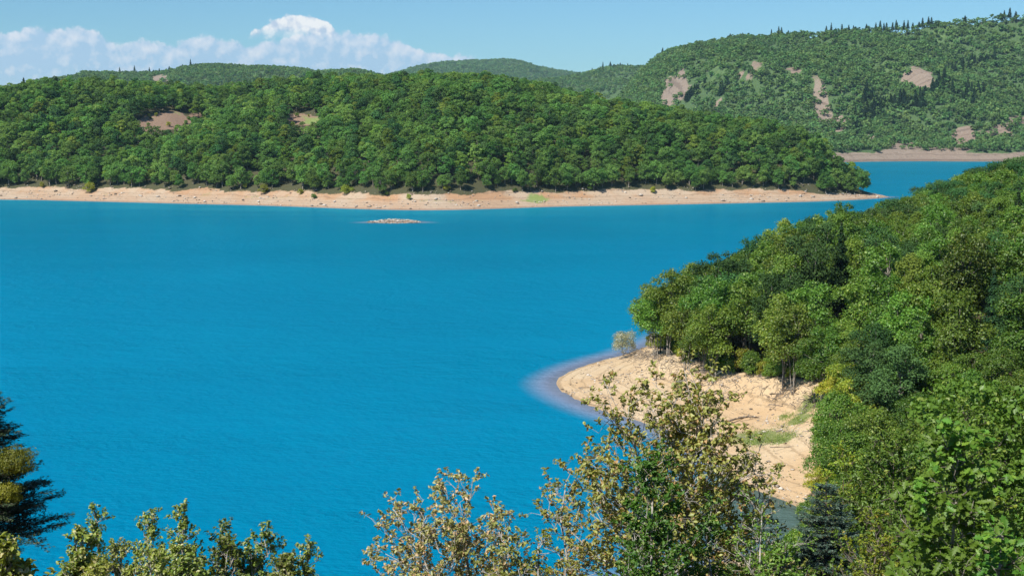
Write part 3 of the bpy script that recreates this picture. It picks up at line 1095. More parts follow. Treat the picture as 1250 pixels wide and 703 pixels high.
for px, py in [(318, 97), (322, 98), (590, 99), (595, 100), (35, 112), (440, 118)]:
    ys = np.linspace(640, 880, 400)
    xx = (px - 625) / FPX * ys
    zz = pen_h(xx, ys)
    q = project(xx, ys, zz + 9)[1]
    i = int(np.argmin(q))
    o = link('fir_tree', FIR_F[int(R_.integers(4))], None, (float(xx[i]), float(ys[i]), float(zz[i]) - .3))
    o.scale = (.75, .75, .85)
    tag(o, 'dark fir poking above the oaks on the crest of the long peninsula', 'fir tree', 'firs on the peninsula crest')


def pen_point(px, py, lift=0):
    ys = np.linspace(570, 800, 1500)
    xx = (px - 625) / FPX * ys * 1.0
    q = project(xx, ys, pen_h(xx, ys))[1]
    i = int(np.argmax(q <= py))
    return np.array([xx[i], ys[i], float(pen_h(xx[i:i + 1], ys[i:i + 1])[0])])


sh = [(110, 236, 1.5, 0, 'round yellow-green bush standing alone on the bare shore of the peninsula'), (322, 237, 1.25, 0, None), (367, 238, .8, 0, None), (384, 243, .75, 1, None),
      (300, 230, .7, 0, None), (423, 238, 1.3, 2, None), (499, 244, .75, 0, None), (472, 239, .5, 1, None), (52, 229, .8, 0, None), (160, 226, .7, 2, None), (628, 235, .6, 1, None),
      (797, 236, .9, 0, None), (545, 233, .8, 2, None), (720, 232, .6, 1, None)]
for px, py, s, kd, lab in sh:
    p = pen_point(px, py)
    place_tree('shrub', BUSH_M[kd], (p[0], p[1], p[2] - .1), s, R_.uniform(0, 6), lab or 'low green shrub on the bare stony shore below the oak wood', 'shrub',
               None if lab else 'shrubs on the peninsula shore')


# stones -------------------------------------------------------------
def stones_mesh(name, P, size, r, flat=.6):
    ico_v = np.array([[0, 0, 1], [.94, 0, .2], [.3, .9, .25], [-.76, .55, .2], [-.76, -.55, .3], [.3, -.9, .15], [.2, .3, -.6], [-.3, -.3, -.6]])
    ico_f = np.array([[0, 1, 2], [0, 2, 3], [0, 3, 4], [0, 4, 5], [0, 5, 1], [1, 6, 2], [2, 6, 3], [3, 6, 7], [3, 7, 4], [4, 7, 5], [5, 7, 1], [1, 7, 6]])
    n = len(P)
    a = r.uniform(0, 6.28, n)
    c, s = np.cos(a), np.sin(a)
    v = ico_v[None] * r.uniform(.65, 1.35, (n, 8, 3)) * np.array([1.2, .85, flat])
    V = np.stack([v[..., 0] * c[:, None] - v[..., 1] * s[:, None], v[..., 0] * s[:, None] + v[..., 1] * c[:, None], v[..., 2]], -1) * size[:, None, None] + P[:, None]
    F = (ico_f[None] + np.arange(n)[:, None, None] * 8).reshape(-1, 3)
    return fast_mesh(name, V.reshape(-1, 3), F, [M_STONE])


r = np.random.default_rng(23)
x, y = r.uniform(-260, 185, 26000), r.uniform(560, 690, 26000)
dd = pen_d(x, y)
keep = (dd > .2) & (dd < 17) & (r.uniform(size=x.shape) < .25 + .75 * smooth(-.05, .4, fbm(x / 12, y / 6, 3, 71)))
x, y = x[keep], y[keep]
sz = .12 + r.exponential(.16, len(x))
o = link('stones', stones_mesh('stones', np.stack([x, y, pen_h(x, y) + sz * .15], 1), np.minimum(sz, 1.0), r))
o['kind'] = 'stuff'
tag(o, 'scattered pale stones on the bare shore of the long peninsula', 'stones')

x, y = r.uniform(3, 40, 26000), r.uniform(112, 216, 26000)
dd = near_d(x, y)
tl = np.interp(y, TREE_LINE_Y, TREE_LINE_X)
keep = (dd > .1) & (x < tl + 2) & (r.uniform(size=x.shape) < .12 + .9 * smooth(0, .45, fbm(x / 6, y / 6, 3, 75)))
x, y = x[keep], y[keep]
sz = np.minimum(.03 + r.exponential(.05, len(x)), .45)
o = link('pebbles', stones_mesh('pebbles', np.stack([x, y, near_h(x, y) + sz * .1], 1), sz, r))
o['kind'] = 'stuff'
tag(o, 'pebbles and small stones strewn over the sandy spit', 'pebbles')

# islet --------------------------------------------------------------
xs, ys = arange(ISLET[0] - 16, ISLET[0] + 16, .5), arange(ISLET[1] - 11, ISLET[1] + 11, .5)
isl = empty('stone_islet', (ISLET[0], ISLET[1], 0), 'small low islet of pale stones rising from the lake off the peninsula', 'islet')
me, X, Y, Z = grid_mesh('islet_bed', xs, ys, lambda x, y: np.maximum(islet_h(x, y), -2), M_PEN)
for a, v in (('forest', 0), ('grass', 0), ('shore', 2)):
    point_attr(me, a, X * 0 + v)
V = np.zeros(len(me.vertices) * 3, np.float32)
me.vertices.foreach_get('co', V)
V = V.reshape(-1, 3) - [ISLET[0], ISLET[1], 0]
me.vertices.foreach_set('co', np.ascontiguousarray(V, np.float32).ravel())
link('shoal', me, isl)
x, y = r.uniform(-10, 10, 900), r.uniform(-6, 6, 900)
h = islet_h(x + ISLET[0], y + ISLET[1])
keep = h > -.05
x, y, h = x[keep], y[keep], h[keep]
sz = r.uniform(.15, .5, len(x))
o = link('stones', stones_mesh('stones', np.stack([x, y, h + sz * .3], 1), sz, r), isl)
o['kind'] = 'stuff'

# headland and right-hand slope ---------------------------------------
r = np.random.default_rng(19)
x, y = scatter(14, 140, 36, 308, 4.3, r, .38)
dd = near_d(x, y)
z = near_h(x, y, dd)
tl = np.interp(y, TREE_LINE_Y, TREE_LINE_X)
px, py = project(x, y, z + 5)
keep = (dd > 2.2) & (x > tl - .4) & (px < 1330) & (px > 640)
keep &= ~((y < 128) & (x < .245 * y))          # open slope below the camera
keep &= ~((y < 118) & (px < 1075))
keep &= y > 46
crest = np.interp(x, [15, 36, 52, 69, 87, 98, 130], [222, 244, 260, 276, 290, 298, 306])
keep &= y < crest
HEAD_FIRS = [(1028, 182, 22.3), (1243, 196, 26.0), (1217, 148, 20.0), (1050, 172, 13.5)]
for fpx, fy, _ in HEAD_FIRS:
    fx = (fpx - 625) / FPX * fy
    keep &= ~((np.hypot(x - fx, y - fy) < 3.0) | ((np.abs(x - fx * y / fy) < 2.6) & (y < fy) & (y > fy - 13)))
order = np.argsort(y[keep])
x, y, z, px, dd, tl = (v[keep][order] for v in (x, y, z, px, dd, tl))
n_head = 0
MAX_OAK = 290
for i in range(min(len(x), MAX_OAK)):
    near = y[i] < 135
    atedge = (x[i] - tl[i] < 5.5) and y[i] > 150
    s = r.uniform(.74, 1.16)
    s = s * (.8 if near else .92 if atedge else 1.0)
    if atedge:
        kind, lab, grp = OAK_E[int(r.integers(4))], 'oak with bare pale trunk on the eroded edge of the sandy spit', 'oaks on the edge of the sandy spit'
    elif near:
        kind, lab, grp = OAK_N[int(r.integers(4))], 'leafy oak on the slope between the cove and the camera hillside', 'oaks on the slope above the cove'
    else:
        ki = int(r.integers(8))
        look = 'dark bluish-green' if ki in (2, 6) else 'pale yellowish-green' if ki == 4 else 'leafy mid-green'
        cr = np.interp(x[i], [15, 36, 52, 69, 87, 98, 130], [222, 244, 260, 276, 290, 298, 306])
        zone = ('just behind the eroded edge of the sandy spit' if x[i] - tl[i] < 14 else 'along the crest of the headland above open water' if y[i] > cr - 24
                else 'high on the inland end of the headland' if x[i] > 72 else 'on the middle slope of the headland wood')
        kind, lab, grp = OAK_A[ki], look + ' oak ' + zone, look + ' oaks ' + zone
    tilt = (r.uniform(-.06, .06), r.uniform(-.06, .06))
    place_tree('oak_tree', kind, (x[i], y[i], z[i] - .15), (s, s, s * r.uniform(.88, 1.12)), r.uniform(0, 6.28), lab, 'oak tree', grp, tilt)
    n_head += 1
rest = np.arange(len(x)) >= MAX_OAK
OAK_AJ = [join_meshes('oak', *m) for m in OAK_A[:3]]
forest('oak_wood', np.stack([x, y, z - .15], 1)[rest], r.uniform(.82, 1.12, rest.sum()), OAK_AJ, 'crest and far side of the oak wood on the headland', 'wood')
print('headland', n_head, rest.sum())

for (px, y0, ztop, lab) in [(1028, 182, 22.3, 'tall dark fir rising among the oaks in the middle of the headland wood'),
                            (1243, 196, 26.0, 'dark fir among the oaks on the high inland end of the headland'),
                            (1217, 148, 20.0, 'slim dark fir among the oaks above the cove'),
                            (1050, 172, 13.5, 'small dark fir at the lower edge of the headland wood')]:
    x0 = (px - 625) / FPX * y0
    z0 = float(near_h(np.array([x0]), np.array([y0]))[0])
    s = (ztop - z0) / 12
    place_tree('fir_tree', FIR_M[int(r.integers(2))], (x0, y0, z0 - .1), (s, s, s), r.uniform(0, 6), lab, 'fir tree', None)

# yellow-green bushes on the rim of the cove and under the slope
for px, y0, s, kd, lab in [(1030, 150, .95, 0, 'a'), (1045, 146, 1.1, 0, 'a'), (1022, 138, .8, 0, 'a'), (1040, 133, .85, 0, 'a'), (1012, 128, .62, 0, 'a'), (1060, 140, 1.0, 0, 'a'),
                           (1000, 121, .6, 2, 'a'), (1030, 122, .75, 0, 'a'), (1055, 124, .9, 1, 'a'), (1050, 116, .8, 0, 'a'), (1020, 113, .7, 1, 'a'), (990, 112, .55, 2, 'a'),
                           (960, 108, .45, 2, 'b'), (985, 104, .6, 1, 'b'), (1015, 101, .75, 2, 'b'), (1045, 98, .85, 1, 'b'), (935, 103, .4, 0, 'b'), (970, 96, .55, 2, 'b'),
                           (1000, 88, .65, 1, 'b'), (1040, 84, .8, 2, 'b'), (940, 92, .45, 1, 'b'), (1070, 100, .95, 1, 'b'), (1075, 80, .85, 1, 'b'), (1020, 74, .7, 1, 'b'),
                           (905, 99, .4, 2, 'b'), (960, 80, .55, 1, 'b'), (985, 66, .6, 2, 'b'), (1050, 62, .75, 1, 'b'), (1090, 66, .9, 2, 'b')]:
    x0 = (px - 625) / FPX * y0
    z0 = float(near_h(np.array([x0]), np.array([y0]))[0])
    lab2 = 'yellow-green bush on the rim of the cove beside the bare sand' if lab == 'a' else 'green bush on the slope between the cove and the young fir'
    place_tree('bush', BUSH_N[kd], (x0, y0, z0 - .1), (s, s, s * r.uniform(.85, 1.15)), r.uniform(0, 6), lab2, 'bush',
               'bushes on the rim of the cove' if lab == 'a' else 'bushes below the young fir')

n_under = 0
for yy in np.arange(134, 214, 1.5):
    for off in (2.8, 5.0):
        y0 = yy + r.uniform(-.8, .8)
        x0 = float(np.interp(y0, TREE_LINE_Y, TREE_LINE_X)) + off + r.normal(0, .5)
        if r.uniform() < .25 or near_d(np.array([x0]), np.array([y0]))[0] < 1.5:
            continue
        s = r.uniform(.45, .95) * (.75 if off < 1 else 1)
        place_tree('undergrowth_bush', BUSH_U[int(r.integers(3))], (x0, y0, ground_at(x0, y0) - .1), (s, s, s * r.uniform(.8, 1.5)), r.uniform(0, 6),
                   'low leafy undergrowth bush between the trunks at the edge of the sandy spit', 'bush', 'undergrowth at the edge of the spit')
        n_under += 1

# lone willow on the spit
p = on_plane(761, 437, .5)
wt = tree_meshes(np.random.default_rng(3), 3.9, 2.1, .7, 5200, .19, 15, M_WILLOW, M_BARKG, tr=.06, sprig=2, sprig_r=.16, aspect=.35)
place_tree('willow_bush', wt, (p[0], p[1], float(near_h(p[:1], p[1:2])[0]) - .05), 1.0, 1.0, 'lone grey-green willow bush on the waterline at the back of the spit', 'bush', None)

# driftwood and roots --------------------------------------------------


def log_mesh(r, L, rad, kinks=4, forks=2):
    pts = [np.array([t * L - L / 2, r.normal(0, .04) * L, rad * .5 + abs(r.normal(0, .02)) * L]) for t in np.linspace(0, 1, kinks + 1)]
    segs = polyline_segs(pts, rad, rad * .4)
    for _ in range(forks):
        i = int(r.integers(1, kinks))
        e = pts[i] + np.array([r.uniform(.1, .3) * L, r.uniform(-.25, .25) * L, abs(r.normal(0, .06)) * L])
        segs += polyline_segs([pts[i], (pts[i] + e) / 2 + [0, 0, .03 * L], e], rad * .5, rad * .2)
    V, F = tubes(segs, 6)
    me = fast_mesh('driftwood_log', V, F, [M_DRIFT])
    set_smooth(me)
    return me


for px, py, zz, L, rad, rot in [(910, 500, 2.2, 5.0, .12, .35), (895, 476, 2.6, 4.0, .10, 1.0), (880, 470, 2.6, 4.4, .11, .8), (925, 503, 2.0, 4.5, .09, .25), (952, 487, 2.6, 3.0, .09, .5),
                                (968, 492, 2.5, 3.0, .10, .2), (745, 463, .9, 3.4, .06, .25), (715, 472, .5, 2.2, .05, .5), (810, 458, 1.9, 2.6, .07, -.2), (960, 545, 1.5, 3.6, .05, .3),
                                (1005, 535, 2.0, 3.4, .06, .2), (860, 466, 2.3, 2.4, .08, -.3), (1000, 503, 2.6, 3.0, .1, .7), (985, 482, 2.9, 2.6, .09, 1.2)]:
    p = on_plane(px, py, zz)
    z0 = float(near_h(p[:1], p[1:2])[0])
    o = link('driftwood_log', log_mesh(r, L, rad), None, (p[0], p[1], z0))
    o.rotation_euler = (0, 0, rot)
    tag(o, 'bleached driftwood branch lying on the sandy spit', 'driftwood', 'driftwood on the sandy spit')

segs = []
cand = np.stack([r.uniform(5, 36, 9000), r.uniform(134, 212, 9000)], 1)
cd = near_d(cand[:, 0], cand[:, 1])
ctl = np.interp(cand[:, 1], TREE_LINE_Y, TREE_LINE_X)
lines = np.minimum.reduce([np.abs(cd + fbm(cand[:, 0] * .15, cand[:, 1] * .15, 2, 6) * 1.2 - q) for q in (1.4, 3.4, 6.2, 9.5, 13)])
ok = (lines < .22) & (cand[:, 0] < ctl) & (fbm(cand[:, 0] * .2, cand[:, 1] * .2, 2, 15) > -.05)
for (xx, yy) in cand[ok]:
    e = .4
    g2 = near_d(np.array([xx + e, xx]), np.array([yy, yy + e])) - near_d(np.array([xx]), np.array([yy]))[0]
    tg = unit(np.array([-g2[1], g2[0], 0.]) + r.normal(0, .15, 3) * [1, 1, 0])
    zz = ground_at(xx, yy) + .03
    L = r.uniform(.15, .7)
    p0, p1 = np.array([xx, yy, zz]) - tg * L / 2, np.array([xx, yy, zz + r.uniform(0, .06)]) + tg * L / 2
    segs.append((p0, p1, r.uniform(.015, .04), .012))
V, F = tubes(segs, 4)
o = link('shore_debris', fast_mesh('shore_debris', V, F, [M_DRIFT]))
o['kind'] = 'stuff'
tag(o, 'lines of small dark twigs left by the falling water on the spit', 'debris')

segs = []
for _ in range(520):
    yy = r.uniform(140, 210)
    xx = float(np.interp(yy, TREE_LINE_Y, TREE_LINE_X)) + r.normal(-.6, .8)
    if near_d(np.array([xx]), np.array([yy]))[0] < 1.5:
        continue
    zz = float(near_h(np.array([xx]), np.array([yy]))[0])
    p0 = np.array([xx + .5, yy + r.normal(0, .3), zz + r.uniform(.1, .6)])
    p1 = p0 + [r.normal(-.3, .5), r.normal(-.4, .5), r.uniform(-.4, .6)]
    p2 = p1 + [r.normal(-.3, .4), r.normal(-.3, .4), r.uniform(-.8, .3)]
    segs += polyline_segs([p0, p1, p2], r.uniform(.02, .06), .012)
V, F = tubes(segs, 4)
o = link('exposed_roots', fast_mesh('exposed_roots', V, F, [M_DRIFT]))
o['kind'] = 'stuff'
tag(o, 'tangle of exposed roots and dead twigs along the eroded wood edge', 'roots')

# short grass in the damp patches of the spit
GP, GN = [], []
for (gx, gy), (ra, rb), n in zip(GRASS_PATCHES, [(2.6, 3.8), (1.8, 2), (1.5, 2.2), (1.3, 2.6), (1.4, 1.8), (.9, 1.3)], [1500, 600, 600, 500, 400, 250]):
    q = r.normal(0, .5, (n, 2)) * [ra, rb] + [gx, gy]
    zz = near_h(q[:, 0], q[:, 1])
    GP.append(np.stack([q[:, 0], q[:, 1], zz + .06], 1))
GP = np.concatenate(GP)
GN = unit(r.normal(0, 1, GP.shape) * [1, 1, .35])
V, F = leaves(GP, GN, r.uniform(.12, .26, len(GP)), .3, T=np.tile([[0, 0, 1.]], (len(GP), 1)) + r.normal(0, .3, GP.shape), r=r)
o = link('grass', fast_mesh('grass', V, F, [M_HOLLY]))
o['kind'] = 'stuff'
tag(o, 'patches of short green grass on the damp sand of the spit', 'grass')


# ================================================================== foreground plants
def grow(r, h, R, env, n1=16, n2=6, n3=4, up=.35, stems=1, z0=.15, wob=.12, lean=(0, 0), trunk_r=.06, twig=.35, lower=0.0):
    """woody skeleton: stems > limbs > branches > twigs.  env(t) = crown radius factor at height fraction t.
    returns tube segments and twigs (p0, p1)"""
    segs, twigs = [], []
    for s in range(stems):
        a = r.uniform(0, 6.28)
        off = np.array([math.cos(a), math.sin(a), 0]) * (R * .35 if stems > 1 else 0)
        top = np.array([lean[0], lean[1], h * r.uniform(.86, 1.0) if stems > 1 else h]) + off
        nseg = 7
        pts = [np.array([0, 0, -.3])]
        for q in range(1, nseg + 1):
            t = q / nseg
            pts.append(top * [t ** 1.3, t ** 1.3, t] + np.append(r.normal(0, wob * .35, 2) * (1 - .4 * t), 0))
        segs += polyline_segs(pts, trunk_r, .008)
        P = np.array(pts)

        def on_stem(t):
            q = t * nseg
            i = min(int(q), nseg - 1)
            return P[i] + (P[i + 1] - P[i]) * (q - i)
        for i in range(n1):
            t = z0 + (1 - z0) * (i + r.uniform(0, 1)) / n1
            b = on_stem(t)
            az = i * 2.399 + r.uniform(-.5, .5)
            L = R * env(t) * r.uniform(.65, 1.12)
            dirv = unit(np.array([math.cos(az), math.sin(az), up + .55 * t + r.normal(0, .15)]))
            mid = b + dirv * L * .5 + r.normal(0, wob * .3, 3)
            tip = b + dirv * L + [0, 0, .12 * L] + r.normal(0, wob * .4, 3)
            r1 = max(.007, trunk_r * (1 - t) * .55)
            segs += polyline_segs([b, mid, tip], r1, .005)
            m2 = max(2, int(n2 * env(t) + .5))
            for j in range(m2):
                u = .3 + .7 * (j + r.uniform(0, 1)) / m2
                bb = b + (mid - b) * min(1, u * 2) if u < .5 else mid + (tip - mid) * (u - .5) * 2
                d2 = unit(dirv * .6 + r.normal(0, .55, 3) + [0, 0, up * .6])
                l2 = L * r.uniform(.22, .42) * (1.2 - .5 * u) + twig * .3
                e2 = bb + d2 * l2
                segs += polyline_segs([bb, (bb + e2) / 2 + r.normal(0, .02, 3), e2], .006, .003)
                for q in range(n3):
                    w = (q + r.uniform(.2, 1)) / n3
                    b3 = bb + (e2 - bb) * w
                    d3 = unit(d2 * .7 + r.normal(0, .6, 3) + [0, 0, up])
                    l3 = twig * r.uniform(.5, 1.1)
                    e3 = b3 + d3 * l3
                    segs.append((b3, e3, .0032, .0018))
                    twigs.append((b3, e3))
        twigs.append((P[-2], P[-1]))
    return segs, twigs


def twig_leaves(r, twigs, per, size, six=True, aspect=.6, tipy=.5, spread=.6, upb=.5, keep=1.0):
    A = np.array([np.concatenate(t) for t in twigs])
    A = A[r.uniform(size=len(A)) < keep]
    n = len(A) * per
    a, b = np.repeat(A[:, :3], per, 0), np.repeat(A[:, 3:], per, 0)
    u = r.uniform(0.08, 1.05, (n, 1)) ** tipy
    d = unit(b - a)
    out = unit(r.normal(size=(n, 3)) - d * 0)
    T = unit(d * .55 + out * spread)
    sz = size * r.uniform(.6, 1.25, n)
    P = a + (b - a) * u + T * sz[:, None] * .55
    N = unit(np.array([0, 0, upb]) + d * .35 + r.normal(0, .5, (n, 3)))
    return leaves(P, N, sz, aspect, six, T=T, r=r, fold=.3)


def plant(name, label, cat, px, y0, h_top_px, R, env, leafm, barkm, leaf, seed, per=7, keep=1.0, group=None, width=None, six=True, aspect=.6, part='crown', **kw):
    """a foreground plant whose top stands at image height h_top_px, at distance y0"""
    r = np.random.default_rng(seed)
    x0 = (px - 625) / FPX * y0 * 1.01
    z0 = ground_at(x0, y0)
    ztop = float(at_depth(px, h_top_px, y0)[2])
    h = ztop - z0
    segs, twigs = grow(r, h, R, env, **kw)
    e = empty(name, (x0, y0, z0), label, cat, group)
    V, F = tubes(segs, 5)
    t = fast_mesh('branches', V, F, [barkm])
    set_smooth(t)
    link('branches', t, e)
    V, F = twig_leaves(r, twigs, per, leaf, six, aspect, keep=keep)
    c = link(part, fast_mesh(part, V, F, [leafm]), e)
    return e, twigs


def dome(t):
    return max(.12, math.sin(min(1, (t + .12)) * PI * .92) ** .7)


def column(t):
    return max(.15, (1 - t) ** .55)


def broad(t):
    return max(.2, 1.0 - .75 * max(0, t - .45) ** 1.2 / .5) * (0.55 + .45 * min(1, t / .3))


# drying olive-brown oak in the middle
plant('oak_tree', 'thin-crowned oak with drying olive-brown leaves in front of the cove', 'oak tree', 815, 24, 476, 1.95, broad, M_OLIVE, M_BARKG, .082, 101, per=13, keep=.92,
      n1=36, n2=7, n3=4, stems=3, z0=.28, trunk_r=.07, twig=.28, wob=.3)
plant('oak_tree', 'low drying oak with tan-tipped branches against open blue water', 'oak tree', 545, 22, 597, 1.6, broad, M_TAN, M_BARKG, .068, 102, per=15, keep=.9,
      n1=28, n2=6, n3=4, stems=2, z0=.3, trunk_r=.05, twig=.26, wob=.3)
plant('oak_sapling', 'dense drying oak sapling between the tan oak and the fresh green tree', 'oak tree', 690, 22.5, 585, .95, column, M_OLIVE, M_BARKG, .07, 103, per=9, keep=.95,
      n1=28, n2=6, n3=4, z0=.2, trunk_r=.04, twig=.24, wob=.2)
plant('green_tree', 'fresh green small tree standing in front of the drying oak', 'tree', 800, 20.5, 568, 1.1, column, M_FRESH, M_BARKG, .072, 104, per=11,
      n1=40, n2=7, n3=5, z0=.15, trunk_r=.045, twig=.24, up=.5)
plant('green_tree', 'smaller green bush tree beside the fresh green tree', 'tree', 872, 21, 622, .62, column, M_FRESH, M_BARKG, .068, 105, per=10,
      n1=22, n2=6, n3=4, z0=.15, trunk_r=.035, twig=.22, up=.45)
plant('bush', 'mixed green bush with browning sprays between the green tree and the young fir', 'bush', 935, 23, 628, 1.0, dome, M_FRESH, M_BARKG, .06, 106, per=8, keep=.9,
      n1=26, n2=6, n3=4, z0=.15, trunk_r=.035, twig=.25)
plant('oak_tree', 'straggling drying oak branch reaching over the cove sand', 'oak tree', 905, 25, 560, .95, broad, M_OLIVE, M_BARKG, .062, 107, per=5, keep=.62,
      n1=22, n2=5, n3=4, z0=.4, trunk_r=.04, twig=.26, wob=.35, lean=(.35, 0))
plant('bush', 'low drying olive bush filling the gap between the tan oak and the thin-crowned oak', 'bush', 622, 21, 655, .75, dome, M_OLIVE, M_BARKG, .07, 109, per=10, keep=.9,
      n1=24, n2=6, n3=4, twig=.24, trunk_r=.03)
plant('sapling', 'little yellow-green sapling tip below the tan oak', 'sapling', 655, 17, 668, .34, column, M_YEL, M_BARKG, .05, 108, per=8, n1=16, n2=4, n3=3, twig=.16, trunk_r=.02, up=.7)

# evergreen shrubs on the left
shr = [(14, 18, 648, .75, .085, 2, 'light green broad-leaved shrub beneath the mossy fir'),
       (72, 20, 652, .72, .070, 2, 'leafy shrub with one side shoot next to the broad-leaved shrub'),
       (110, 23, 625, .50, .050, 1, 'slender shrub with a single tall upright shoot'),
       (142, 22, 645, .75, .052, 2, 'dark green dense shrub with two short upright shoots'),
       (176, 22.5, 638, .55, .052, 1, 'narrow shrub with a spire-like top beside the dark dense shrub'),
       (214, 21.5, 630, .62, .056, 1, 'shrub with two pale-tipped spires in the middle of the row'),
       (258, 21.8, 636, .85, .056, 2, 'broad yellowish shrub with blunt rounded top in the row'),
       (312, 22, 638, .75, .056, 2, 'brownish-green shrub tapering to a point at the open end of the row'),
       (366, 21, 674, .45, .050, 1, 'lowest small shrub at the open end of the row'),
       (335, 20.5, 676, .62, .056, 2, 'low shrub crouching before the brownish-green one'),
       (185, 20.0, 664, .80, .056, 2, 'low wide shrub filling the foot of the row before the spires'),
       (240, 19.6, 668, .80, .056, 2, 'low bushy shrub before the broad yellowish one'),
       (118, 19.6, 668, .70, .056, 2, 'low bushy shrub before the slender one')]
for i, (px, y0, py, R, lf, st, lab) in enumerate(shr):
    plant('evergreen_shrub', lab, 'shrub', px, y0, py, R, lambda t: max(.13, 1.05 * (1 - t ** 3.2)) * (.6 + .4 * min(1, t * 3)), M_HOLLY, M_BARKG, lf * 1.08, 200 + i, per=12, group='evergreen shrubs in a row',
          n1=30 if st == 1 else 22, n2=6, n3=4, up=.9, z0=.3, twig=.20, trunk_r=.035, stems=st, aspect=.6)

# right-hand bushes
plant('bush', 'small-leaved olive bush below the big-leaved oak', 'bush', 1105, 18, 622, .95, dome, M_FRESH, M_BARKF, .048, 301, per=10, n1=34, n2=8, n3=5, twig=.2, trunk_r=.03, z0=.1)
plant('bush', 'olive-yellow small-leaved bush touching the bottom of the young fir', 'bush', 1080, 16.5, 655, .70, dome, M_YEL, M_BARKF, .042, 302, per=12, n1=28, n2=7, n3=5, twig=.18,
      trunk_r=.03, z0=.1)
plant('bush', 'dark green small-leaved bush behind the young fir', 'bush', 1095, 34, 545, 1.7, dome, M_OAK, M_BARKF, .092, 303, per=10, n1=40, n2=9, n3=5, twig=.3, trunk_r=.05, z0=.1)
plant('bush', 'green bush with pale upright twigs just behind the tip of the young fir', 'bush', 1035, 42, 560, 1.2, dome, M_YEL, M_BARKF, .085, 304, per=12, n1=28, n2=7, n3=4, twig=.35,
      trunk_r=.04, z0=.1)
plant('bush', 'sunlit green bush behind the big-leaved oak', 'bush', 1190, 30, 520, 1.5, dome, M_OAK, M_BARKF, .096, 305, per=10, n1=36, n2=8, n3=5, twig=.3, trunk_r=.05, z0=.1)
plant('bush', 'low tangled bush with dry twigs under the big-leaved oak', 'bush', 1215, 15.5, 640, .7, dome, M_YEL, M_BARKF, .042, 306, per=9, n1=24, n2=7, n3=4, twig=.2, trunk_r=.03, z0=.1)
plant('bush', 'fresh green bush low between the young fir and the smaller green tree', 'bush', 960, 19, 672, .6, dome, M_FRESH, M_BARKF, .055, 307, per=11, n1=24, n2=7, n3=4, twig=.2,
      trunk_r=.03, z0=.1)


# oak with large lobed leaves ------------------------------------------------
def lobed_leaf():
    out = [(0, -.5, 0), (.07, -.30, .02), (.20, -.20, .05), (.11, -.08, .03), (.30, .06, .08), (.16, .16, .04), (.25, .32, .05), (.10, .36, .0), (0, .5, -.06)]
    left = [(-x, y, z) for x, y, z in out[1:-1]][::-1]
    V = out + left
    n = len(V)
    V.append((0, 0.05, 0))
    F = [(i, (i + 1) % n, n) for i in range(n)]
    return np.array(V, float), np.array(F)


LV, LF = lobed_leaf()


def lobed_batch(P, N, T, size):
    T = unit(T - N * (T * N).sum(1, keepdims=True))
    B = np.cross(T, N)
    s = size[:, None, None]
    V = P[:, None] + s * (LV[None, :, 0:1] * B[:, None] + LV[None, :, 1:2] * T[:, None] + LV[None, :, 2:3] * N[:, None])
    F = (LF[None] + np.arange(len(P))[:, None, None] * len(LV)).reshape(-1, 3)
    return V.reshape(-1, 3), F


leaf_me = fast_mesh('leaf', LV, LF, [M_BIG])


def big_oak(label, px, y0, py, R, seed, n_single, **kw):
    from mathutils import Matrix
    r = np.random.default_rng(seed)
    x0 = (px - 625) / FPX * y0
    z0 = ground_at(x0, y0)
    h = float(at_depth(px, py, y0)[2]) - z0
    segs, twigs = grow(r, h, R, dome, **kw)
    e = empty('oak_tree', (x0, y0, z0), label, 'oak tree', None)
    V, F = tubes(segs, 5)
    t = fast_mesh('branches', V, F, [M_BARK])
    set_smooth(t)
    link('branches', t, e)
    A = np.array([np.concatenate(t) for t in twigs])
    per = 9
    a, b = np.repeat(A[:, :3], per, 0), np.repeat(A[:, 3:], per, 0)
    n = len(a)
    d = unit(b - a)
    T = unit(d * .5 + unit(r.normal(size=(n, 3))) * .8)
    sz = r.uniform(.075, .13, n)
    P = a + (b - a) * r.uniform(.35, 1.0, (n, 1)) + T * sz[:, None] * .5
    N = unit(np.array([-.15, -.35, .8]) + r.normal(0, .42, (n, 3)))
    # the leaves that face the open side and stand outermost are single leaves, the rest one mass
    score = -P[:, 1] * 1.0 + P[:, 2] * .6 - .3 * P[:, 0]
    vis = project(P[:, 0] + x0, P[:, 1] + y0, P[:, 2] + z0)
    score = np.where((vis[0] < 1255) & (vis[1] < 708), score, -9)
    order = np.argsort(-score)
    one, rest = order[:n_single], order[n_single:]
    V, F = lobed_batch(P[rest], N[rest], T[rest], sz[rest])
    c = link('foliage', fast_mesh('foliage', V, F, [M_BIG]), e)
    c['kind'] = 'stuff'
    for i in one:
        Ti = unit(T[i] - N[i] * (T[i] @ N[i]))
        Bi = np.cross(Ti, N[i])
        lf = link('leaf', leaf_me, e)
        M = Matrix(((Bi[0], Ti[0], N[i][0], P[i][0]), (Bi[1], Ti[1], N[i][1], P[i][1]), (Bi[2], Ti[2], N[i][2], P[i][2]), (0, 0, 0, 1)))
        lf.matrix_local = M @ Matrix.Scale(float(sz[i]), 4)
    return e


big_oak('bright green oak with large lobed leaves above the tangled bush', 1180, 14.5, 543, .85, 401, 280, n1=24, n2=6, n3=4, twig=.22, trunk_r=.05, z0=.35, up=.4)
big_oak('small oak shoot with large glossy leaves below the tangled dry twigs', 1238, 12.5, 655, .30, 402, 60, n1=10, n2=4, n3=3, twig=.18, trunk_r=.025, z0=.4, up=.4)


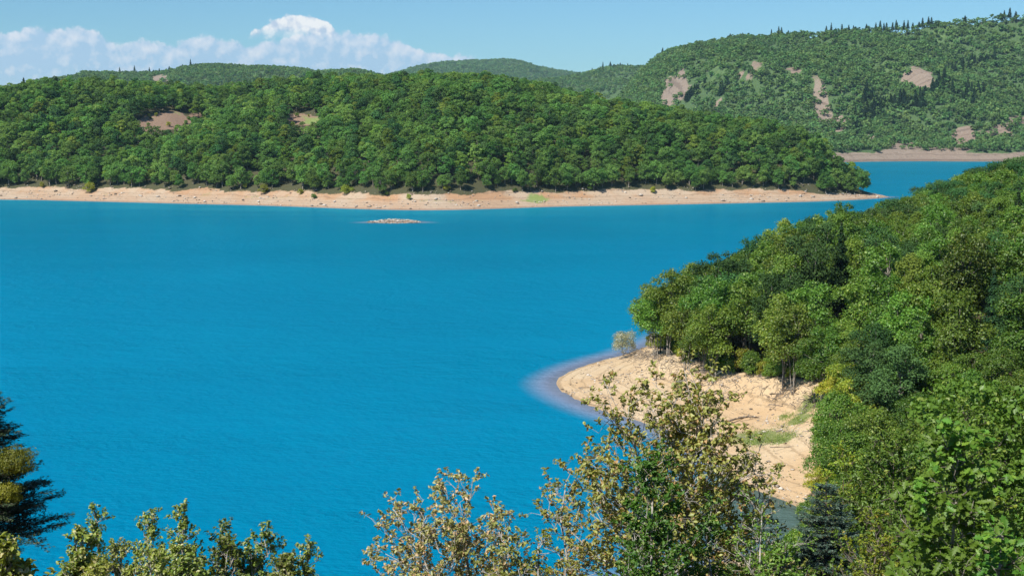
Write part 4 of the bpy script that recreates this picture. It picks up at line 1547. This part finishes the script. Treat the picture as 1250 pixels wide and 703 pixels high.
# firs ------------------------------------------------------------------------
def fir_near(name, label, px, y0, py, slope_r, leafm, seed, whorl=.125, twig_len=.16, blades=13, blade=.056, depth=2.9, h=None, droop=.1, wide=.38):
    r = np.random.default_rng(seed)
    x0 = (px - 625) / FPX * y0
    z0 = ground_at(x0, y0)
    h = float(at_depth(px, py, y0)[2]) - z0
    segs = polyline_segs([np.array([0, 0, -.3]), np.array([0, 0, h * .5]), np.array([0, 0, h])], h * .012 + .01, .006)
    tw = []
    z = h - .12
    tw.append((np.array([0, 0, h - .25]), np.array([0, 0, h])))
    while z > h * .1 and h - z < depth:
        L0 = slope_r * (h - z) ** .85 + .08
        nb = 7 + int(r.integers(0, 3))
        a0 = r.uniform(0, 6.28)
        for q in range(nb):
            a = a0 + q * 2 * PI / nb + r.uniform(-.25, .25)
            L = L0 * r.uniform(.7, 1.12)
            u = np.array([math.cos(a), math.sin(a), 0])
            b = np.array([0, 0, z + r.uniform(-.05, .05)])
            rise = .25 - droop * min(1, (h - z) / 2.5) * 3 + r.normal(0, .12)
            tip = b + u * L + [0, 0, L * rise]
            mid = b + u * L * .55 + [0, 0, L * rise * .35]
            segs += polyline_segs([b, mid, tip], .006 + .008 * L, .003)
            m = max(4, int(L / .055))
            side = np.cross(u, [0, 0, 1])
            for j in range(m):
                t = .18 + .82 * (j + r.uniform(.2, .8)) / m
                bb = b + (mid - b) * (t / .55) if t < .55 else mid + (tip - mid) * (t - .55) / .45
                sgn = 1 if j % 2 else -1
                l2 = min(wide * L * (1.15 - t) + twig_len * .5, twig_len * 2.6) * r.uniform(.7, 1.15)
                dv = unit(u * .75 + side * sgn * .75 + [0, 0, .12 + r.normal(0, .1)])
                tw.append((bb, bb + dv * l2))
                if l2 > twig_len * 1.3:
                    for sg in (-1, 1):
                        d3 = unit(dv + np.cross(dv, [0, 0, 1]) * sg * .8)
                        tw.append((bb + dv * l2 * .4, bb + dv * l2 * .4 + d3 * l2 * .45))
            tw.append((mid + (tip - mid) * .5, tip + (tip - mid) * .15))
        z -= whorl * r.uniform(.8, 1.2)
    A = np.array([np.concatenate(t) for t in tw])
    n = len(A) * blades
    a, b = np.repeat(A[:, :3], blades, 0), np.repeat(A[:, 3:], blades, 0)
    d = unit(b - a)
    ref = unit(np.cross(d, np.array([[0, 0, 1.]]) + 1e-3))
    upv = np.cross(ref, d)
    ph = r.uniform(-.5, PI + .5, (n, 1))
    out = ref * np.cos(ph) + upv * np.sin(ph)
    T = unit(d * .7 + out)
    sz = blade * r.uniform(.8, 1.2, n)
    P = a + (b - a) * r.uniform(0, 1, (n, 1)) + T * sz[:, None] * .45
    N = unit(upv + .4 * out + r.normal(0, .2, (n, 3)))
    V, F = leaves(P, N, sz, .38, T=T, r=r, fold=.05)
    e = empty(name, (x0, y0, z0), label, 'fir tree', None)
    for p0, p1 in tw:
        segs.append((p0, p1, .0035, .002))
    TV, TF = tubes(segs, 3)
    t = fast_mesh('trunk', TV, TF, [M_BARKF])
    link('trunk', t, e)
    link('needles', fast_mesh('needles', V, F, [leafm]), e)
    return e


fir_near('fir_tree', 'bluish young fir with pale needle tips before the cove bushes', 1018, 27, 588, .50, M_FIRB, 501)
fir_near('fir_tree', 'small bluish fir sapling low beside the young fir', 960, 24, 668, .42, M_FIRB, 502, depth=1.8)
fir_near('fir_tree', 'big dark fir overgrown with mistletoe at the left shrubs', -38, 33, 440, .52, M_FIRD, 503, whorl=.17, twig_len=.2, blade=.08, blades=8, droop=.06, depth=4.4)
for px, py, y0, rad, lab in [(20, 562, 32.2, .40, 'larger yellow-green mistletoe ball in the big dark fir'), (8, 601, 32.2, .30, 'smaller yellow-green mistletoe ball in the big dark fir')]:
    rr = np.random.default_rng(int(px))
    c = at_depth(px, py, y0)
    n = 4200
    v = unit(rr.normal(size=(n, 3)))
    lump = 1 + .22 * np.sin(v[:, :1] * 4 + px) * np.cos(v[:, 2:3] * 5) + .15 * np.sin(v[:, 1:2] * 9 + v[:, :1] * 7) + rr.exponential(.05, (n, 1))
    P = v * rad * lump * rr.uniform(.35, 1.0, (n, 1)) ** .5 * [1.1, 1, .8]
    V, F = leaves(P, unit(v + rr.normal(0, .6, (n, 3))), .045 * rr.uniform(.7, 1.3, n), .45, r=rr)
    e = empty('mistletoe', c - [0, 0, rad * .8], lab, 'mistletoe', None)
    lf = link('leaves', fast_mesh('leaves', V + [0, 0, rad * .8], F, [M_MIST]), e)
    segs = [(np.array([0, 0, rad * .1]), p * .85 + np.array([0, 0, rad * .8]), .012, .004) for p in P[:60]]
    V, F = tubes(segs, 4)
    link('stems', fast_mesh('stems', V, F, [M_MIST]), e)

for m in list(bpy.data.meshes):
    if m.users == 0:
        bpy.data.meshes.remove(m)

# ================================================================== haze
hz0, hz1 = np.array([-1450., -80, -11]), np.array([1450., 6300, 330])
V = np.array([[x, y, z] for z in (hz0[2], hz1[2]) for y in (hz0[1], hz1[1]) for x in (hz0[0], hz1[0])])
F = np.array([[0, 2, 3, 1], [4, 5, 7, 6], [0, 1, 5, 4], [2, 6, 7, 3], [0, 4, 6, 2], [1, 3, 7, 5]])
m, kk, out = mat('haze')
pv = kk.add('ShaderNodeVolumePrincipled')
pv.inputs['Color'].default_value = (.50, .80, 1.0, 1)
pv.inputs['Density'].default_value = 4.8e-5
pv.inputs['Anisotropy'].default_value = .0
kk.l.new(pv.outputs[0], out.inputs['Volume'])
o = link('haze', fast_mesh('haze', V, F, [m]))
o['kind'] = 'stuff'
tag(o, 'thin blue summer haze over the lake and the far hills', 'haze')
